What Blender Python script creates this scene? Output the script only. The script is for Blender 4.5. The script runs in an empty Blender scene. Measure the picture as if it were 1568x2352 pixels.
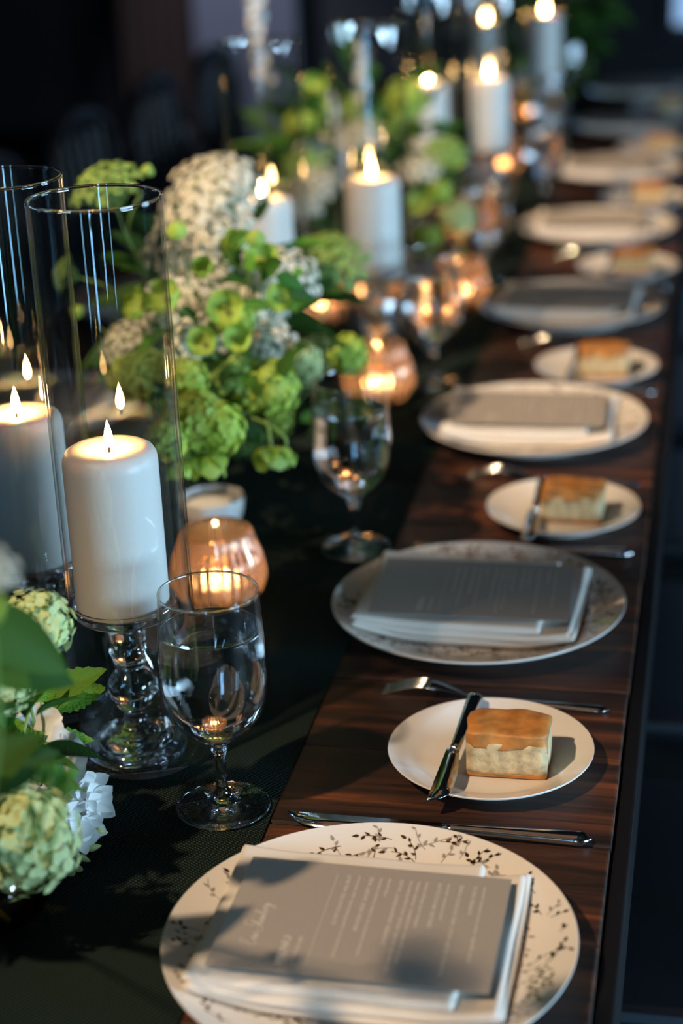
import bpy, math, random
from mathutils import Vector, Matrix, noise, Quaternion
PI = math.pi
R = random.Random(7)
SC = bpy.context.scene
COL = SC.collection

# ------------------------------------------------------------------ camera
FPX = 4045.44                                   # focal length in pixels of the 1568 x 2352 frame
CAM = Vector((0.0, 0.0, 0.7338))                # metres; the table top is z = 0, the table runs along +y
RX = Vector((0.9790, 0.1997, -0.0401)).normalized()
UY = Vector((-0.0364, 0.3656, 0.9300)).normalized()
FW = UY.cross(RX).normalized()
RX = FW.cross(UY).normalized()
cd = bpy.data.cameras.new('camera'); cam = bpy.data.objects.new('camera', cd); COL.objects.link(cam)
m = Matrix((RX, UY, -FW)).transposed().to_4x4(); m.translation = CAM; cam.matrix_world = m
cd.sensor_fit = 'HORIZONTAL'; cd.sensor_width = 24.0; cd.lens = FPX * 24.0 / 1568.0
cd.dof.use_dof = True; cd.dof.focus_distance = 1.385; cd.dof.aperture_fstop = 2.75
cd.clip_start = 0.05
SC.camera = cam

# ------------------------------------------------------------------ world, lights, exposure
SC.view_settings.view_transform = 'Standard'; SC.view_settings.look = 'None'
SC.view_settings.exposure = 0.0; SC.view_settings.gamma = 1.0
SC.view_settings.use_curve_mapping = False
w = bpy.data.worlds.new('world'); SC.world = w; w.use_nodes = True
w.node_tree.nodes['Background'].inputs[0].default_value = (0.35, 0.5, 0.75, 1)
w.node_tree.nodes['Background'].inputs[1].default_value = 0.02
SC.cycles.max_bounces = 14; SC.cycles.transparent_max_bounces = 40
SC.cycles.transmission_bounces = 12; SC.cycles.glossy_bounces = 6
SC.cycles.caustics_reflective = False; SC.cycles.caustics_refractive = False
SC.cycles.sample_clamp_indirect = 40.0

def lamp(name, kind, loc, target, power, color, **kw):
    d = bpy.data.lights.new(name, kind); o = bpy.data.objects.new(name, d); COL.objects.link(o)
    o.location = loc; d.energy = power; d.color = color
    o.rotation_euler = (Vector(target) - Vector(loc)).to_track_quat('-Z', 'Y').to_euler()
    for k, v in kw.items(): setattr(d, k, v)
    return o
SUN = Vector((-0.50, -0.60, 1.0)).normalized()  # from the table towards the warm ceiling spots
for nm, aim, pw, ang in (('ceiling_spot', (-0.27, 1.07, 0.05), 540, 11.6), ('ceiling_spot', (-0.38, 2.09, 0.05), 780, 15), ('ceiling_spot', (-0.42, 3.35, 0.1), 780, 22)):
    lamp(nm, 'SPOT', Vector(aim) + SUN * 3.6, aim, pw, (1.0, 0.72, 0.46), shadow_soft_size=0.06, spot_size=math.radians(ang), spot_blend=0.8)
lamp('warm_fill', 'AREA', (-0.5, 2.0, 2.9), (-0.5, 2.0, 0), 3, (1.0, 0.55, 0.30), shape='RECTANGLE', size=1.5, size_y=3.0)  # soft overhead fill added to warm the shaded places, no visible fixture
WIN = (0.46, 0.74, 1.0)
lamp('window_daylight', 'AREA', (2.9, 0.3, 0.34), (-0.4, 1.4, 0.3), 165, WIN, shape='RECTANGLE', size=1.3, size_y=0.62)
lamp('window_daylight', 'AREA', (3.3, 3.0, 0.34), (-0.5, 3.6, 0.3), 75, WIN, shape='RECTANGLE', size=1.3, size_y=0.62)
lamp('window_daylight', 'AREA', (0.32, -2.9, 0.47), (-0.4, 1.3, 0.3), 21, (0.25, 0.60, 1.0), shape='RECTANGLE', size=0.20, size_y=2.4)
lamp('window_daylight', 'AREA', (-0.75, -3.0, 0.47), (-0.4, 1.3, 0.3), 6, (0.28, 0.64, 1.0), shape='RECTANGLE', size=0.08, size_y=2.4)
lamp('window_daylight', 'AREA', (-3.6, 1.0, 1.0), (-0.4, 1.4, 0.2), 2, (0.3, 0.6, 1.0), shape='RECTANGLE', size=0.2, size_y=1.8)
for bx_, by_, bz_, bc_ in ((-2.2, -1.5, 1.9, 0), (-1.2, -2.2, 2.4, 1), (0.9, -1.8, 1.6, 0), (1.6, 0.2, 2.3, 1), (-2.9, 0.6, 2.2, 0), (-2.6, 3.4, 2.0, 1), (1.8, 4.0, 2.1, 0), (-0.2, -0.9, 2.6, 1), (0.6, 1.8, 2.7, 0), (-1.6, 6.0, 1.7, 0)):
    lamp('sparkle_light', 'POINT', (bx_, by_, bz_), (0, 0, 0), 0.8, ((1.0, 0.66, 0.36), (0.4, 0.66, 1.0))[bc_], shadow_soft_size=0.022)  # unseen points of light added for small glints in the glassware

# ------------------------------------------------------------------ mesh helpers
class MB:
    def __init__(s): s.v = []; s.f = []; s.m = []; s.cur = 0
    def add(s, vs, fs, M=None):
        b = len(s.v)
        s.v.extend([tuple(M @ Vector(p)) for p in vs] if M is not None else [tuple(p) for p in vs])
        s.f.extend([tuple(i + b for i in f) for f in fs]); s.m.extend([s.cur] * len(fs))
    def merge(s, o, M=None): s.add(o.v, o.f, M)
    def mesh(s, name, mats, smooth=True):
        me = bpy.data.meshes.new(name); me.from_pydata(s.v, [], s.f)
        for mt in (mats if isinstance(mats, (list, tuple)) else [mats]): me.materials.append(mt)
        if any(s.m): me.polygons.foreach_set('material_index', s.m)
        if smooth: me.polygons.foreach_set('use_smooth', [True] * len(me.polygons))
        me.update(); return me

def ob(name, me, parent=None, loc=(0, 0, 0), rot=None, scale=None, label=None):
    o = bpy.data.objects.new(name, me); COL.objects.link(o)
    if parent is not None: o.parent = parent
    o.location = loc
    if rot is not None:
        if isinstance(rot, Quaternion): o.rotation_mode = 'QUATERNION'; o.rotation_quaternion = rot
        else: o.rotation_euler = rot
    if scale is not None: o.scale = (scale,) * 3 if isinstance(scale, (int, float)) else scale
    if label: o['label'] = label
    return o
def thing(name, label, cat, loc=(0, 0, 0), rotz=0, group=None, me=None):
    o = ob(name, me, None, loc, (0, 0, rotz)); o['label'] = label; o['category'] = cat
    if group: o['group'] = group
    return o
def struct(name, me, loc=(0, 0, 0)):
    o = ob(name, me, None, loc); o['kind'] = 'structure'; return o
def dup(root, loc, rotz=0, label=None, group=None):
    r = root.copy(); COL.objects.link(r); r.location = loc; r.rotation_euler = (0, 0, rotz)
    if label: r['label'] = label
    if group: r['group'] = group
    for ch in list(root.children):
        c = ch.copy(); COL.objects.link(c); c.parent = r
        for g in list(ch.children):
            d = g.copy(); COL.objects.link(d); d.parent = c
    return r

def lathe(prof, n=48, close=False, rfun=None):
    mb = MB(); k = len(prof); vs = []; fs = []
    for j, (r, z) in enumerate(prof):
        for i in range(n):
            a = 2 * PI * i / n; rr = max(r, 1e-5)
            if rfun: rr = rfun(rr, z, a, j)
            vs.append((rr * math.cos(a), rr * math.sin(a), z))
    rng = range(k) if close else range(k - 1)
    for j in rng:
        j2 = (j + 1) % k
        for i in range(n):
            i2 = (i + 1) % n
            fs.append((j * n + i, j * n + i2, j2 * n + i2, j2 * n + i))
    mb.add(vs, fs); return mb
def smooth_prof(pts, per=5):
    out = []
    n = len(pts)
    for i in range(n - 1):
        p0 = pts[max(i - 1, 0)]; p1 = pts[i]; p2 = pts[i + 1]; p3 = pts[min(i + 2, n - 1)]
        for k in range(per):
            t = k / per
            out.append(tuple(0.5 * ((2 * p1[a]) + (-p0[a] + p2[a]) * t + (2 * p0[a] - 5 * p1[a] + 4 * p2[a] - p3[a]) * t * t + (-p0[a] + 3 * p1[a] - 3 * p2[a] + p3[a]) * t ** 3) for a in range(len(p1))))
    out.append(tuple(pts[-1])); return out
def tube(pts, rad, n=6, cap=True):
    mb = MB(); pts = [Vector(p) for p in pts]; vs = []; fs = []; k = len(pts)
    up = Vector((0.13, 0.31, 0.94))
    for i, p in enumerate(pts):
        t = (pts[min(i + 1, k - 1)] - pts[max(i - 1, 0)]).normalized()
        a = t.cross(up)
        if a.length < 1e-3: a = t.cross(Vector((1, 0, 0)))
        a.normalize(); b = t.cross(a)
        r = rad[i] if isinstance(rad, (list, tuple)) else rad
        for q in range(n):
            an = 2 * PI * q / n; vs.append(p + a * (r * math.cos(an)) + b * (r * math.sin(an)))
    for i in range(k - 1):
        for q in range(n):
            q2 = (q + 1) % n; fs.append((i * n + q, i * n + q2, (i + 1) * n + q2, (i + 1) * n + q))
    if cap: fs.append(tuple(range(n))[::-1]); fs.append(tuple((k - 1) * n + q for q in range(n)))
    mb.add(vs, fs); return mb
def curve3(pts, per=6): return [Vector(p) for p in smooth_prof([tuple(p) for p in pts], per)]
def box(x0, x1, y0, y1, z0, z1, b=0.0):
    mb = MB()
    if b <= 0:
        vs = [(x, y, z) for z in (z0, z1) for y in (y0, y1) for x in (x0, x1)]
        mb.add(vs, [(0, 2, 3, 1), (4, 5, 7, 6), (0, 1, 5, 4), (1, 3, 7, 5), (3, 2, 6, 7), (2, 0, 4, 6)])
    else:
        rings = [(z0, b), (z0 + b, 0), (z1 - b, 0), (z1 - 0.3 * b, 0.3 * b), (z1, b)]
        vs = []; fs = []
        for z, c in rings: vs += [(x0 + c, y0 + c, z), (x1 - c, y0 + c, z), (x1 - c, y1 - c, z), (x0 + c, y1 - c, z)]
        for j in range(len(rings) - 1):
            for i in range(4): fs.append((4 * j + i, 4 * j + (i + 1) % 4, 4 * j + 4 + (i + 1) % 4, 4 * j + 4 + i))
        fs.append((3, 2, 1, 0)); t = 4 * (len(rings) - 1); fs.append((t, t + 1, t + 2, t + 3)); mb.add(vs, fs)
    return mb
def at(u, v, Z):                                 # a point seen at (u, v), Z metres in front of the camera
    return CAM + (FW + RX * ((u - 784) / FPX) - UY * ((v - 1176) / FPX)) * Z
def onz(u, v, z=0.0):
    d = FW + RX * ((u - 784) / FPX) - UY * ((v - 1176) / FPX)
    return CAM + d * ((z - CAM.z) / d.z)

# ------------------------------------------------------------------ materials
def mat(name):
    mt = bpy.data.materials.new(name); mt.use_nodes = True; nt = mt.node_tree; nt.nodes.clear()
    out = nt.nodes.new('ShaderNodeOutputMaterial'); return mt, nt, out
def N(nt, t, **kw):
    n = nt.nodes.new(t)
    for k, v in kw.items():
        if k.startswith('_'): setattr(n, k[1:], v)
        else: n.inputs[k.replace('__', ' ')].default_value = v
    return n
def L(nt, a, b): nt.links.new(a, b)
def rgb(c): return (c[0], c[1], c[2], 1.0)
def pbr(name, col, rough=0.5, metal=0.0, coat=0.0, var=0.0, nscale=40.0, bump=0.0, bscale=200.0, sss=0.0, transl=0.0, spec=0.5, objvar=0.0):
    mt, nt, out = mat(name)
    p = N(nt, 'ShaderNodeBsdfPrincipled'); p.inputs['Base Color'].default_value = rgb(col)
    p.inputs['Roughness'].default_value = rough; p.inputs['Metallic'].default_value = metal
    p.inputs['Coat Weight'].default_value = coat; p.inputs['Coat Roughness'].default_value = 0.08
    p.inputs['Specular IOR Level'].default_value = spec
    tc = N(nt, 'ShaderNodeTexCoord'); colsock = None
    if var > 0 or objvar > 0:
        no = N(nt, 'ShaderNodeTexNoise', Scale=nscale, Detail=4.0); L(nt, tc.outputs['Object'], no.inputs['Vector'])
        hs = N(nt, 'ShaderNodeHueSaturation'); hs.inputs['Color'].default_value = rgb(col)
        mr = N(nt, 'ShaderNodeMapRange'); mr.inputs['From Min'].default_value = 0.3; mr.inputs['From Max'].default_value = 0.7
        mr.inputs['To Min'].default_value = 1 - var; mr.inputs['To Max'].default_value = 1 + var
        L(nt, no.outputs['Fac'], mr.inputs['Value'])
        if objvar > 0:
            oi = N(nt, 'ShaderNodeObjectInfo'); m2 = N(nt, 'ShaderNodeMapRange'); m2.inputs['To Min'].default_value = 1 - objvar; m2.inputs['To Max'].default_value = 1 + objvar
            L(nt, oi.outputs['Random'], m2.inputs['Value'])
            mm = N(nt, 'ShaderNodeMath', _operation='MULTIPLY'); L(nt, mr.outputs[0], mm.inputs[0]); L(nt, m2.outputs[0], mm.inputs[1]); L(nt, mm.outputs[0], hs.inputs['Value'])
        else: L(nt, mr.outputs[0], hs.inputs['Value'])
        L(nt, hs.outputs[0], p.inputs['Base Color']); colsock = hs.outputs[0]
    if bump > 0:
        nb = N(nt, 'ShaderNodeTexNoise', Scale=bscale, Detail=3.0); L(nt, tc.outputs['Object'], nb.inputs['Vector'])
        bp = N(nt, 'ShaderNodeBump', Strength=bump, Distance=0.001); L(nt, nb.outputs['Fac'], bp.inputs['Height']); L(nt, bp.outputs[0], p.inputs['Normal'])
    if sss > 0:
        p.inputs['Subsurface Weight'].default_value = sss; p.inputs['Subsurface Radius'].default_value = (1.0, 0.55, 0.3); p.inputs['Subsurface Scale'].default_value = 0.02
    if transl > 0:
        tr = N(nt, 'ShaderNodeBsdfTranslucent', Color=rgb(col)); mx = N(nt, 'ShaderNodeMixShader', Fac=transl)
        if colsock: L(nt, colsock, tr.inputs['Color'])
        L(nt, p.outputs[0], mx.inputs[1]); L(nt, tr.outputs[0], mx.inputs[2]); L(nt, mx.outputs[0], out.inputs[0])
    else: L(nt, p.outputs[0], out.inputs[0])
    return mt
def thin_glass(name, tint=(0.97, 0.985, 0.98), f0=0.04, rough=0.0):
    # a thin sheet: light goes straight through, the surface mirrors by its facing (Schlick)
    mt, nt, out = mat(name)
    ge = N(nt, 'ShaderNodeNewGeometry'); dt = N(nt, 'ShaderNodeVectorMath', _operation='DOT_PRODUCT')
    L(nt, ge.outputs['Incoming'], dt.inputs[0]); L(nt, ge.outputs['Normal'], dt.inputs[1])
    ab = N(nt, 'ShaderNodeMath', _operation='ABSOLUTE'); L(nt, dt.outputs['Value'], ab.inputs[0])
    s1 = N(nt, 'ShaderNodeMath', _operation='SUBTRACT'); s1.inputs[0].default_value = 1.0; L(nt, ab.outputs[0], s1.inputs[1])
    pw = N(nt, 'ShaderNodeMath', _operation='POWER'); L(nt, s1.outputs[0], pw.inputs[0]); pw.inputs[1].default_value = 5.0
    ml = N(nt, 'ShaderNodeMath', _operation='MULTIPLY_ADD'); L(nt, pw.outputs[0], ml.inputs[0]); ml.inputs[1].default_value = 1 - f0; ml.inputs[2].default_value = f0
    tr = N(nt, 'ShaderNodeBsdfTransparent', Color=rgb(tint)); gl = N(nt, 'ShaderNodeBsdfGlossy', Roughness=rough)
    mx = N(nt, 'ShaderNodeMixShader'); L(nt, ml.outputs[0], mx.inputs[0]); L(nt, tr.outputs[0], mx.inputs[1]); L(nt, gl.outputs[0], mx.inputs[2])
    L(nt, mx.outputs[0], out.inputs[0]); return mt
def solid_glass(name, col=(0.97, 0.98, 0.98), ior=1.5, through=0.06):
    mt, nt, out = mat(name); g = N(nt, 'ShaderNodeBsdfGlass', Color=rgb(col), Roughness=0.0, IOR=ior)
    t = N(nt, 'ShaderNodeBsdfTransparent', Color=rgb(col)); mx = N(nt, 'ShaderNodeMixShader', Fac=through); L(nt, g.outputs[0], mx.inputs[1]); L(nt, t.outputs[0], mx.inputs[2]); L(nt, mx.outputs[0], out.inputs[0]); return mt
def emit(name, col, s):
    mt, nt, out = mat(name); e = N(nt, 'ShaderNodeEmission', Color=rgb(col), Strength=s); L(nt, e.outputs[0], out.inputs[0]); return mt

def wood_mat():
    mt, nt, out = mat('dark_stained_wood')
    p = N(nt, 'ShaderNodeBsdfPrincipled', Roughness=0.42)
    tc = N(nt, 'ShaderNodeTexCoord'); mp = N(nt, 'ShaderNodeMapping'); mp.inputs['Scale'].default_value = (3.0, 42.0, 42.0)
    oi = N(nt, 'ShaderNodeObjectInfo'); av = N(nt, 'ShaderNodeVectorMath', _operation='MULTIPLY_ADD')
    cb = N(nt, 'ShaderNodeCombineXYZ')
    for i in range(3): L(nt, oi.outputs['Random'], cb.inputs[i])
    L(nt, cb.outputs[0], av.inputs[0]); av.inputs[1].default_value = (9, 7, 5); L(nt, tc.outputs['Object'], av.inputs[2])
    L(nt, av.outputs[0], mp.inputs['Vector'])
    n1 = N(nt, 'ShaderNodeTexNoise', Scale=1.0, Detail=7.0, Roughness=0.65, Distortion=0.6); L(nt, mp.outputs[0], n1.inputs['Vector'])
    n2 = N(nt, 'ShaderNodeTexNoise', Scale=5.0, Detail=3.0); L(nt, av.outputs[0], n2.inputs['Vector'])
    cr = N(nt, 'ShaderNodeValToRGB'); el = cr.color_ramp.elements
    el[0].position = 0.30; el[0].color = (0.006, 0.003, 0.002, 1); el[1].position = 0.72; el[1].color = (0.22, 0.058, 0.014, 1)
    e = el.new(0.46); e.color = (0.026, 0.010, 0.005, 1); e = el.new(0.58); e.color = (0.075, 0.023, 0.008, 1)
    L(nt, n1.outputs['Fac'], cr.inputs[0])
    hs = N(nt, 'ShaderNodeHueSaturation'); L(nt, cr.outputs[0], hs.inputs['Color'])
    mr = N(nt, 'ShaderNodeMapRange'); mr.inputs['From Min'].default_value = 0.3; mr.inputs['From Max'].default_value = 0.7; mr.inputs['To Min'].default_value = 0.55; mr.inputs['To Max'].default_value = 1.35
    L(nt, n2.outputs['Fac'], mr.inputs['Value']); L(nt, mr.outputs[0], hs.inputs['Value'])
    L(nt, hs.outputs[0], p.inputs['Base Color'])
    r2 = N(nt, 'ShaderNodeMapRange'); r2.inputs['To Min'].default_value = 0.40; r2.inputs['To Max'].default_value = 0.70; L(nt, n1.outputs['Fac'], r2.inputs['Value']); L(nt, r2.outputs[0], p.inputs['Roughness'])
    bp = N(nt, 'ShaderNodeBump', Strength=0.35, Distance=0.0015); L(nt, n1.outputs['Fac'], bp.inputs['Height']); L(nt, bp.outputs[0], p.inputs['Normal'])
    L(nt, p.outputs[0], out.inputs[0]); return mt
def weave_mat(name, col, sx, sy, ang, bump, dist, rough=0.9, contrast=0.5, sheen=0.0):
    mt, nt, out = mat(name)
    p = N(nt, 'ShaderNodeBsdfPrincipled', Roughness=rough); p.inputs['Specular IOR Level'].default_value = 0.12
    p.inputs['Sheen Weight'].default_value = sheen
    tc = N(nt, 'ShaderNodeTexCoord'); mp = N(nt, 'ShaderNodeMapping'); mp.inputs['Rotation'].default_value = (0, 0, ang)
    L(nt, tc.outputs['Object'], mp.inputs['Vector'])
    nw = N(nt, 'ShaderNodeTexNoise', Scale=90.0, Detail=2.0); L(nt, mp.outputs[0], nw.inputs['Vector'])
    vm = N(nt, 'ShaderNodeVectorMath', _operation='MULTIPLY_ADD'); L(nt, nw.outputs['Color'], vm.inputs[0]); vm.inputs[1].default_value = (0.0012,) * 3; L(nt, mp.outputs[0], vm.inputs[2])
    w1 = N(nt, 'ShaderNodeTexWave', Scale=sx); w1.bands_direction = 'X'; L(nt, vm.outputs[0], w1.inputs['Vector'])
    w2 = N(nt, 'ShaderNodeTexWave', Scale=sy); w2.bands_direction = 'Y'; L(nt, vm.outputs[0], w2.inputs['Vector'])
    ml = N(nt, 'ShaderNodeMath', _operation='MULTIPLY'); L(nt, w1.outputs['Fac'], ml.inputs[0]); L(nt, w2.outputs['Fac'], ml.inputs[1])
    mx = N(nt, 'ShaderNodeMix', _data_type='RGBA'); L(nt, ml.outputs[0], mx.inputs[0])
    mx.inputs[6].default_value = rgb([c * (1 - contrast) for c in col]); mx.inputs[7].default_value = rgb([min(1, c * (1 + contrast * 0.7)) for c in col])
    L(nt, mx.outputs[2], p.inputs['Base Color'])
    bp = N(nt, 'ShaderNodeBump', Strength=bump, Distance=dist); L(nt, ml.outputs[0], bp.inputs['Height']); L(nt, bp.outputs[0], p.inputs['Normal'])
    L(nt, p.outputs[0], out.inputs[0]); return mt
def leaf_mat(name, col, vein=0.35, transl=0.35):
    mt, nt, out = mat(name)
    p = N(nt, 'ShaderNodeBsdfPrincipled', Roughness=0.68); p.inputs['Specular IOR Level'].default_value = 0.3; tc = N(nt, 'ShaderNodeTexCoord')
    vo = N(nt, 'ShaderNodeTexVoronoi', Scale=260.0); vo.feature = 'DISTANCE_TO_EDGE'; L(nt, tc.outputs['Object'], vo.inputs['Vector'])
    oi = N(nt, 'ShaderNodeObjectInfo'); hs = N(nt, 'ShaderNodeHueSaturation'); hs.inputs['Color'].default_value = rgb(col)
    mr = N(nt, 'ShaderNodeMapRange'); mr.inputs['To Min'].default_value = 0.7; mr.inputs['To Max'].default_value = 1.35; L(nt, oi.outputs['Random'], mr.inputs['Value']); L(nt, mr.outputs[0], hs.inputs['Value'])
    L(nt, hs.outputs[0], p.inputs['Base Color'])
    bp = N(nt, 'ShaderNodeBump', Strength=vein, Distance=0.0015); L(nt, vo.outputs['Distance'], bp.inputs['Height']); L(nt, bp.outputs[0], p.inputs['Normal'])
    tr = N(nt, 'ShaderNodeBsdfTranslucent'); h2 = N(nt, 'ShaderNodeHueSaturation', Value=1.3); L(nt, hs.outputs[0], h2.inputs['Color']); L(nt, h2.outputs[0], tr.inputs['Color'])
    mx = N(nt, 'ShaderNodeMixShader', Fac=transl); L(nt, p.outputs[0], mx.inputs[1]); L(nt, tr.outputs[0], mx.inputs[2]); L(nt, mx.outputs[0], out.inputs[0]); return mt

M = {}
M['wood'] = wood_mat()
M['rail'] = pbr('black_table_rail', (0.004, 0.004, 0.005), 0.6, spec=0.2)
M['runner'] = weave_mat('dark_green_gauze', (0.030, 0.056, 0.046), 95, 120, 0.5, 0.9, 0.0025, 0.95, 0.85, 0.0)
M['china'] = pbr('bone_china', (0.74, 0.70, 0.65), 0.16, coat=0.35)
M['gold'] = pbr('gold_leaf_print', (0.30, 0.19, 0.075), 0.2, metal=1.0)
M['greyprint'] = pbr('grey_leaf_print', (0.30, 0.275, 0.25), 0.25)
M['linen'] = weave_mat('cream_linen', (0.78, 0.72, 0.64), 300, 300, 0.03, 0.5, 0.0006, 0.95, 0.12, 0.2)
M['card'] = pbr('taupe_card', (0.30, 0.265, 0.23), 0.85, var=0.05, nscale=900)
M['ink'] = pbr('white_ink', (0.64, 0.60, 0.55), 0.8)
M['steel'] = pbr('polished_steel', (0.55, 0.54, 0.53), 0.14, metal=1.0, bump=0.02, bscale=500)
M['crumb'] = pbr('bread_crumb', (0.52, 0.41, 0.23), 0.9, var=0.3, nscale=130, bump=0.7, bscale=260)
M['crust'] = pbr('bread_crust', (0.44, 0.18, 0.04), 0.55, var=0.4, nscale=60, bump=0.4, bscale=120)
M['tube'] = thin_glass('hurricane_glass', (0.975, 0.98, 0.978), 0.075)
M['bowlglass'] = thin_glass('goblet_glass', (0.98, 0.985, 0.985), 0.06)
M['glass'] = solid_glass('clear_cast_glass')
M['rimglass'] = solid_glass('polished_glass_rim', (1, 1, 1), 1.7, 0.0)
M['water'] = solid_glass('water', (0.99, 0.995, 1.0), 1.333, 0.12)
def rib_glass():
    mt, nt, out = mat('ribbed_peach_glass'); g = N(nt, 'ShaderNodeBsdfGlass', Color=(1.0, 0.88, 0.77, 1), Roughness=0.0, IOR=1.45)
    t = N(nt, 'ShaderNodeBsdfTranslucent', Color=(1.0, 0.74, 0.56, 1)); d = N(nt, 'ShaderNodeBsdfDiffuse', Color=(0.95, 0.72, 0.56, 1))
    a = N(nt, 'ShaderNodeMixShader', Fac=0.35); L(nt, t.outputs[0], a.inputs[1]); L(nt, d.outputs[0], a.inputs[2])
    b = N(nt, 'ShaderNodeMixShader', Fac=0.11); L(nt, g.outputs[0], b.inputs[1]); L(nt, a.outputs[0], b.inputs[2]); L(nt, b.outputs[0], out.inputs[0]); return mt
M['rib'] = rib_glass()
M['amber'] = thin_glass('amber_glass', (0.62, 0.45, 0.20), 0.06)
M['wax'] = pbr('white_wax', (0.83, 0.80, 0.75), 0.42, sss=0.5)
M['wick'] = pbr('burnt_wick', (0.02, 0.015, 0.01), 0.9)
M['flame'] = emit('candle_flame', (1.0, 0.56, 0.20), 180.0)
M['tealflame'] = emit('tealight_flame', (1.0, 0.58, 0.24), 800.0)
M['tin'] = pbr('tealight_tin', (0.7, 0.68, 0.65), 0.3, metal=1.0)
M['black'] = pbr('black_lacquer', (0.010, 0.011, 0.014), 0.38)
M['floor'] = pbr('dark_floor', (0.005, 0.005, 0.006), 0.7, var=0.3, nscale=3, spec=0.2)
M['wall'] = pbr('dark_wall', (0.012, 0.012, 0.015), 0.8, var=0.2, nscale=2)
M['ceil'] = pbr('dark_ceiling', (0.01, 0.01, 0.012), 0.9)
M['drape'] = pbr('lilac_grey_drape', (0.20, 0.20, 0.25), 0.9)
M['drape2'] = pbr('brown_drape', (0.035, 0.016, 0.011), 0.9)
M['winlit'] = emit('daylit_pane', (0.35, 0.6, 1.0), 0.9)
M['leafdark'] = leaf_mat('dark_leaf', (0.028, 0.085, 0.010))
M['leafmid'] = leaf_mat('mid_leaf', (0.075, 0.22, 0.025))
M['mint'] = leaf_mat('mint_leaf', (0.15, 0.34, 0.035), 0.8)
M['stem'] = pbr('green_stem', (0.16, 0.27, 0.06), 0.6)
M['lime'] = pbr('lime_floret', (0.40, 0.52, 0.07), 0.6, transl=0.3, objvar=0.2, var=0.15)
M['limewhite'] = pbr('pale_green_floret', (0.56, 0.64, 0.30), 0.6, transl=0.3, objvar=0.12, var=0.2, nscale=30)
M['ammi'] = pbr('green_umbel', (0.26, 0.40, 0.09), 0.65, transl=0.25, objvar=0.15)
M['lace'] = pbr('cream_lace_floret', (0.78, 0.75, 0.62), 0.7, transl=0.25, objvar=0.08)
M['white'] = pbr('white_petal', (0.85, 0.85, 0.83), 0.6, transl=0.3, bump=0.2, bscale=150)
M['hell'] = pbr('green_hellebore', (0.42, 0.58, 0.10), 0.55, transl=0.4, objvar=0.15)
M['bud'] = pbr('pale_bud', (0.62, 0.68, 0.26), 0.6, transl=0.3)
M['yellow'] = pbr('yellow_petal', (0.72, 0.58, 0.16), 0.6, transl=0.3)

# ------------------------------------------------------------------ the room
struct('floor', box(-4.6, 4.2, -4.2, 9.2, -0.85, -0.75).mesh('floor', M['floor'], False))
struct('wall_back', box(-4.6, 4.2, 9.1, 9.2, -0.75, 3.2).mesh('wall_back', M['wall'], False))
struct('wall_left', box(-4.6, -4.5, -4.2, 9.1, -0.75, 3.2).mesh('wall_left', M['wall'], False))
struct('ceiling', box(-4.6, 4.2, -4.2, 9.2, 3.2, 3.3).mesh('ceiling', M['ceil'], False))
wn = struct('window_1', None, (0.1, 9.1, -0.31))
ob('window_frame', box(-0.36, 0.36, -0.06, -0.001, 0, 2.1).mesh('window_frame', M['black'], False), wn)
ob('pane', box(-0.32, 0.32, -0.075, -0.061, 0.05, 2.05).mesh('pane', M['winlit'], False), wn)
def drape(name, x0, x1, y, mt, label, ph):
    mb = MB(); nx = 40; zs = [-0.745, 0.3, 1.4, 2.6]; vs = []; fs = []
    for d in (0, 0.012):
        for z in zs:
            for i in range(nx + 1):
                t = i / nx; vs.append((x0 + (x1 - x0) * t, y + d + 0.045 * math.sin(t * 5 * 2 * PI + ph) * (1 - 0.1 * z), z))
    n1 = nx + 1; k = len(zs)
    for d in range(2):
        for j in range(k - 1):
            for i in range(nx):
                a = d * k * n1 + j * n1 + i; fs.append((a, a + 1, a + 1 + n1, a + n1))
    mb.add(vs, fs); o = thing(name, label, 'curtain', me=mb.mesh(name, mt)); return o
drape('curtain', -2.56, -2.04, 8.7, M['drape'], 'pale lilac grey curtain hanging far behind the table', 0)
drape('curtain', -2.98, -2.60, 8.75, M['drape2'], 'dark brown curtain hanging beside the lilac grey one', 1)
lamp('drape_fill', 'SPOT', (-2.2, 7.0, 3.0), (-2.3, 8.7, -0.2), 520, (0.75, 0.8, 1.0), spot_size=math.radians(28), spot_blend=0.8)  # unseen spot added only to brighten the curtains

# ------------------------------------------------------------------ the table
XE = -0.058; XL = -1.05; Y0, Y1 = 0.40, 5.45
tb = thing('dining_table', 'long dark-stained wooden plank table with a black side rail', 'table', (0, 0, 0))
PW = 0.127; y = 1.42
ys = []
k0 = int((1.42 - Y0) / PW)
j = -k0
while 1.42 + (j + 1) * PW < Y1:
    ys.append(1.42 + j * PW); j += 1
plank_me = [box(XL, XE, 0, PW - 0.0018, -0.036, 0, 0.0022).mesh('plank', M['wood'], False) for _ in range(1)]
for i, yy in enumerate(ys):
    big = abs(yy - 1.42) < 1e-3
    ob('plank', plank_me[0], tb, (R.uniform(-0.0012, 0.0008), yy + (0.002 if big else 0.0), R.uniform(-0.0007, 0)), None, (1, 0.985 if big else 1, 1))
yt0, yt1 = ys[0], ys[-1] + PW
ob('side_rail', box(XE + 0.001, XE + 0.014, yt0, yt1, -0.075, -0.006, 0.002).mesh('side_rail', M['rail'], False), tb)
ob('side_rail', box(XL - 0.014, XL - 0.001, yt0, yt1, -0.075, -0.006, 0.002).mesh('side_rail', M['rail'], False), tb)
for lx in (XL + 0.06, XE - 0.06 - 0.07):
    for ly in (yt0 + 0.1, 2.925 if lx > -0.5 else 2.875, yt1 - 0.2):
        ob('leg', box(lx, lx + 0.07, ly, ly + 0.07, -0.75, -0.037).mesh('leg', M['rail'], False), tb)
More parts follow.
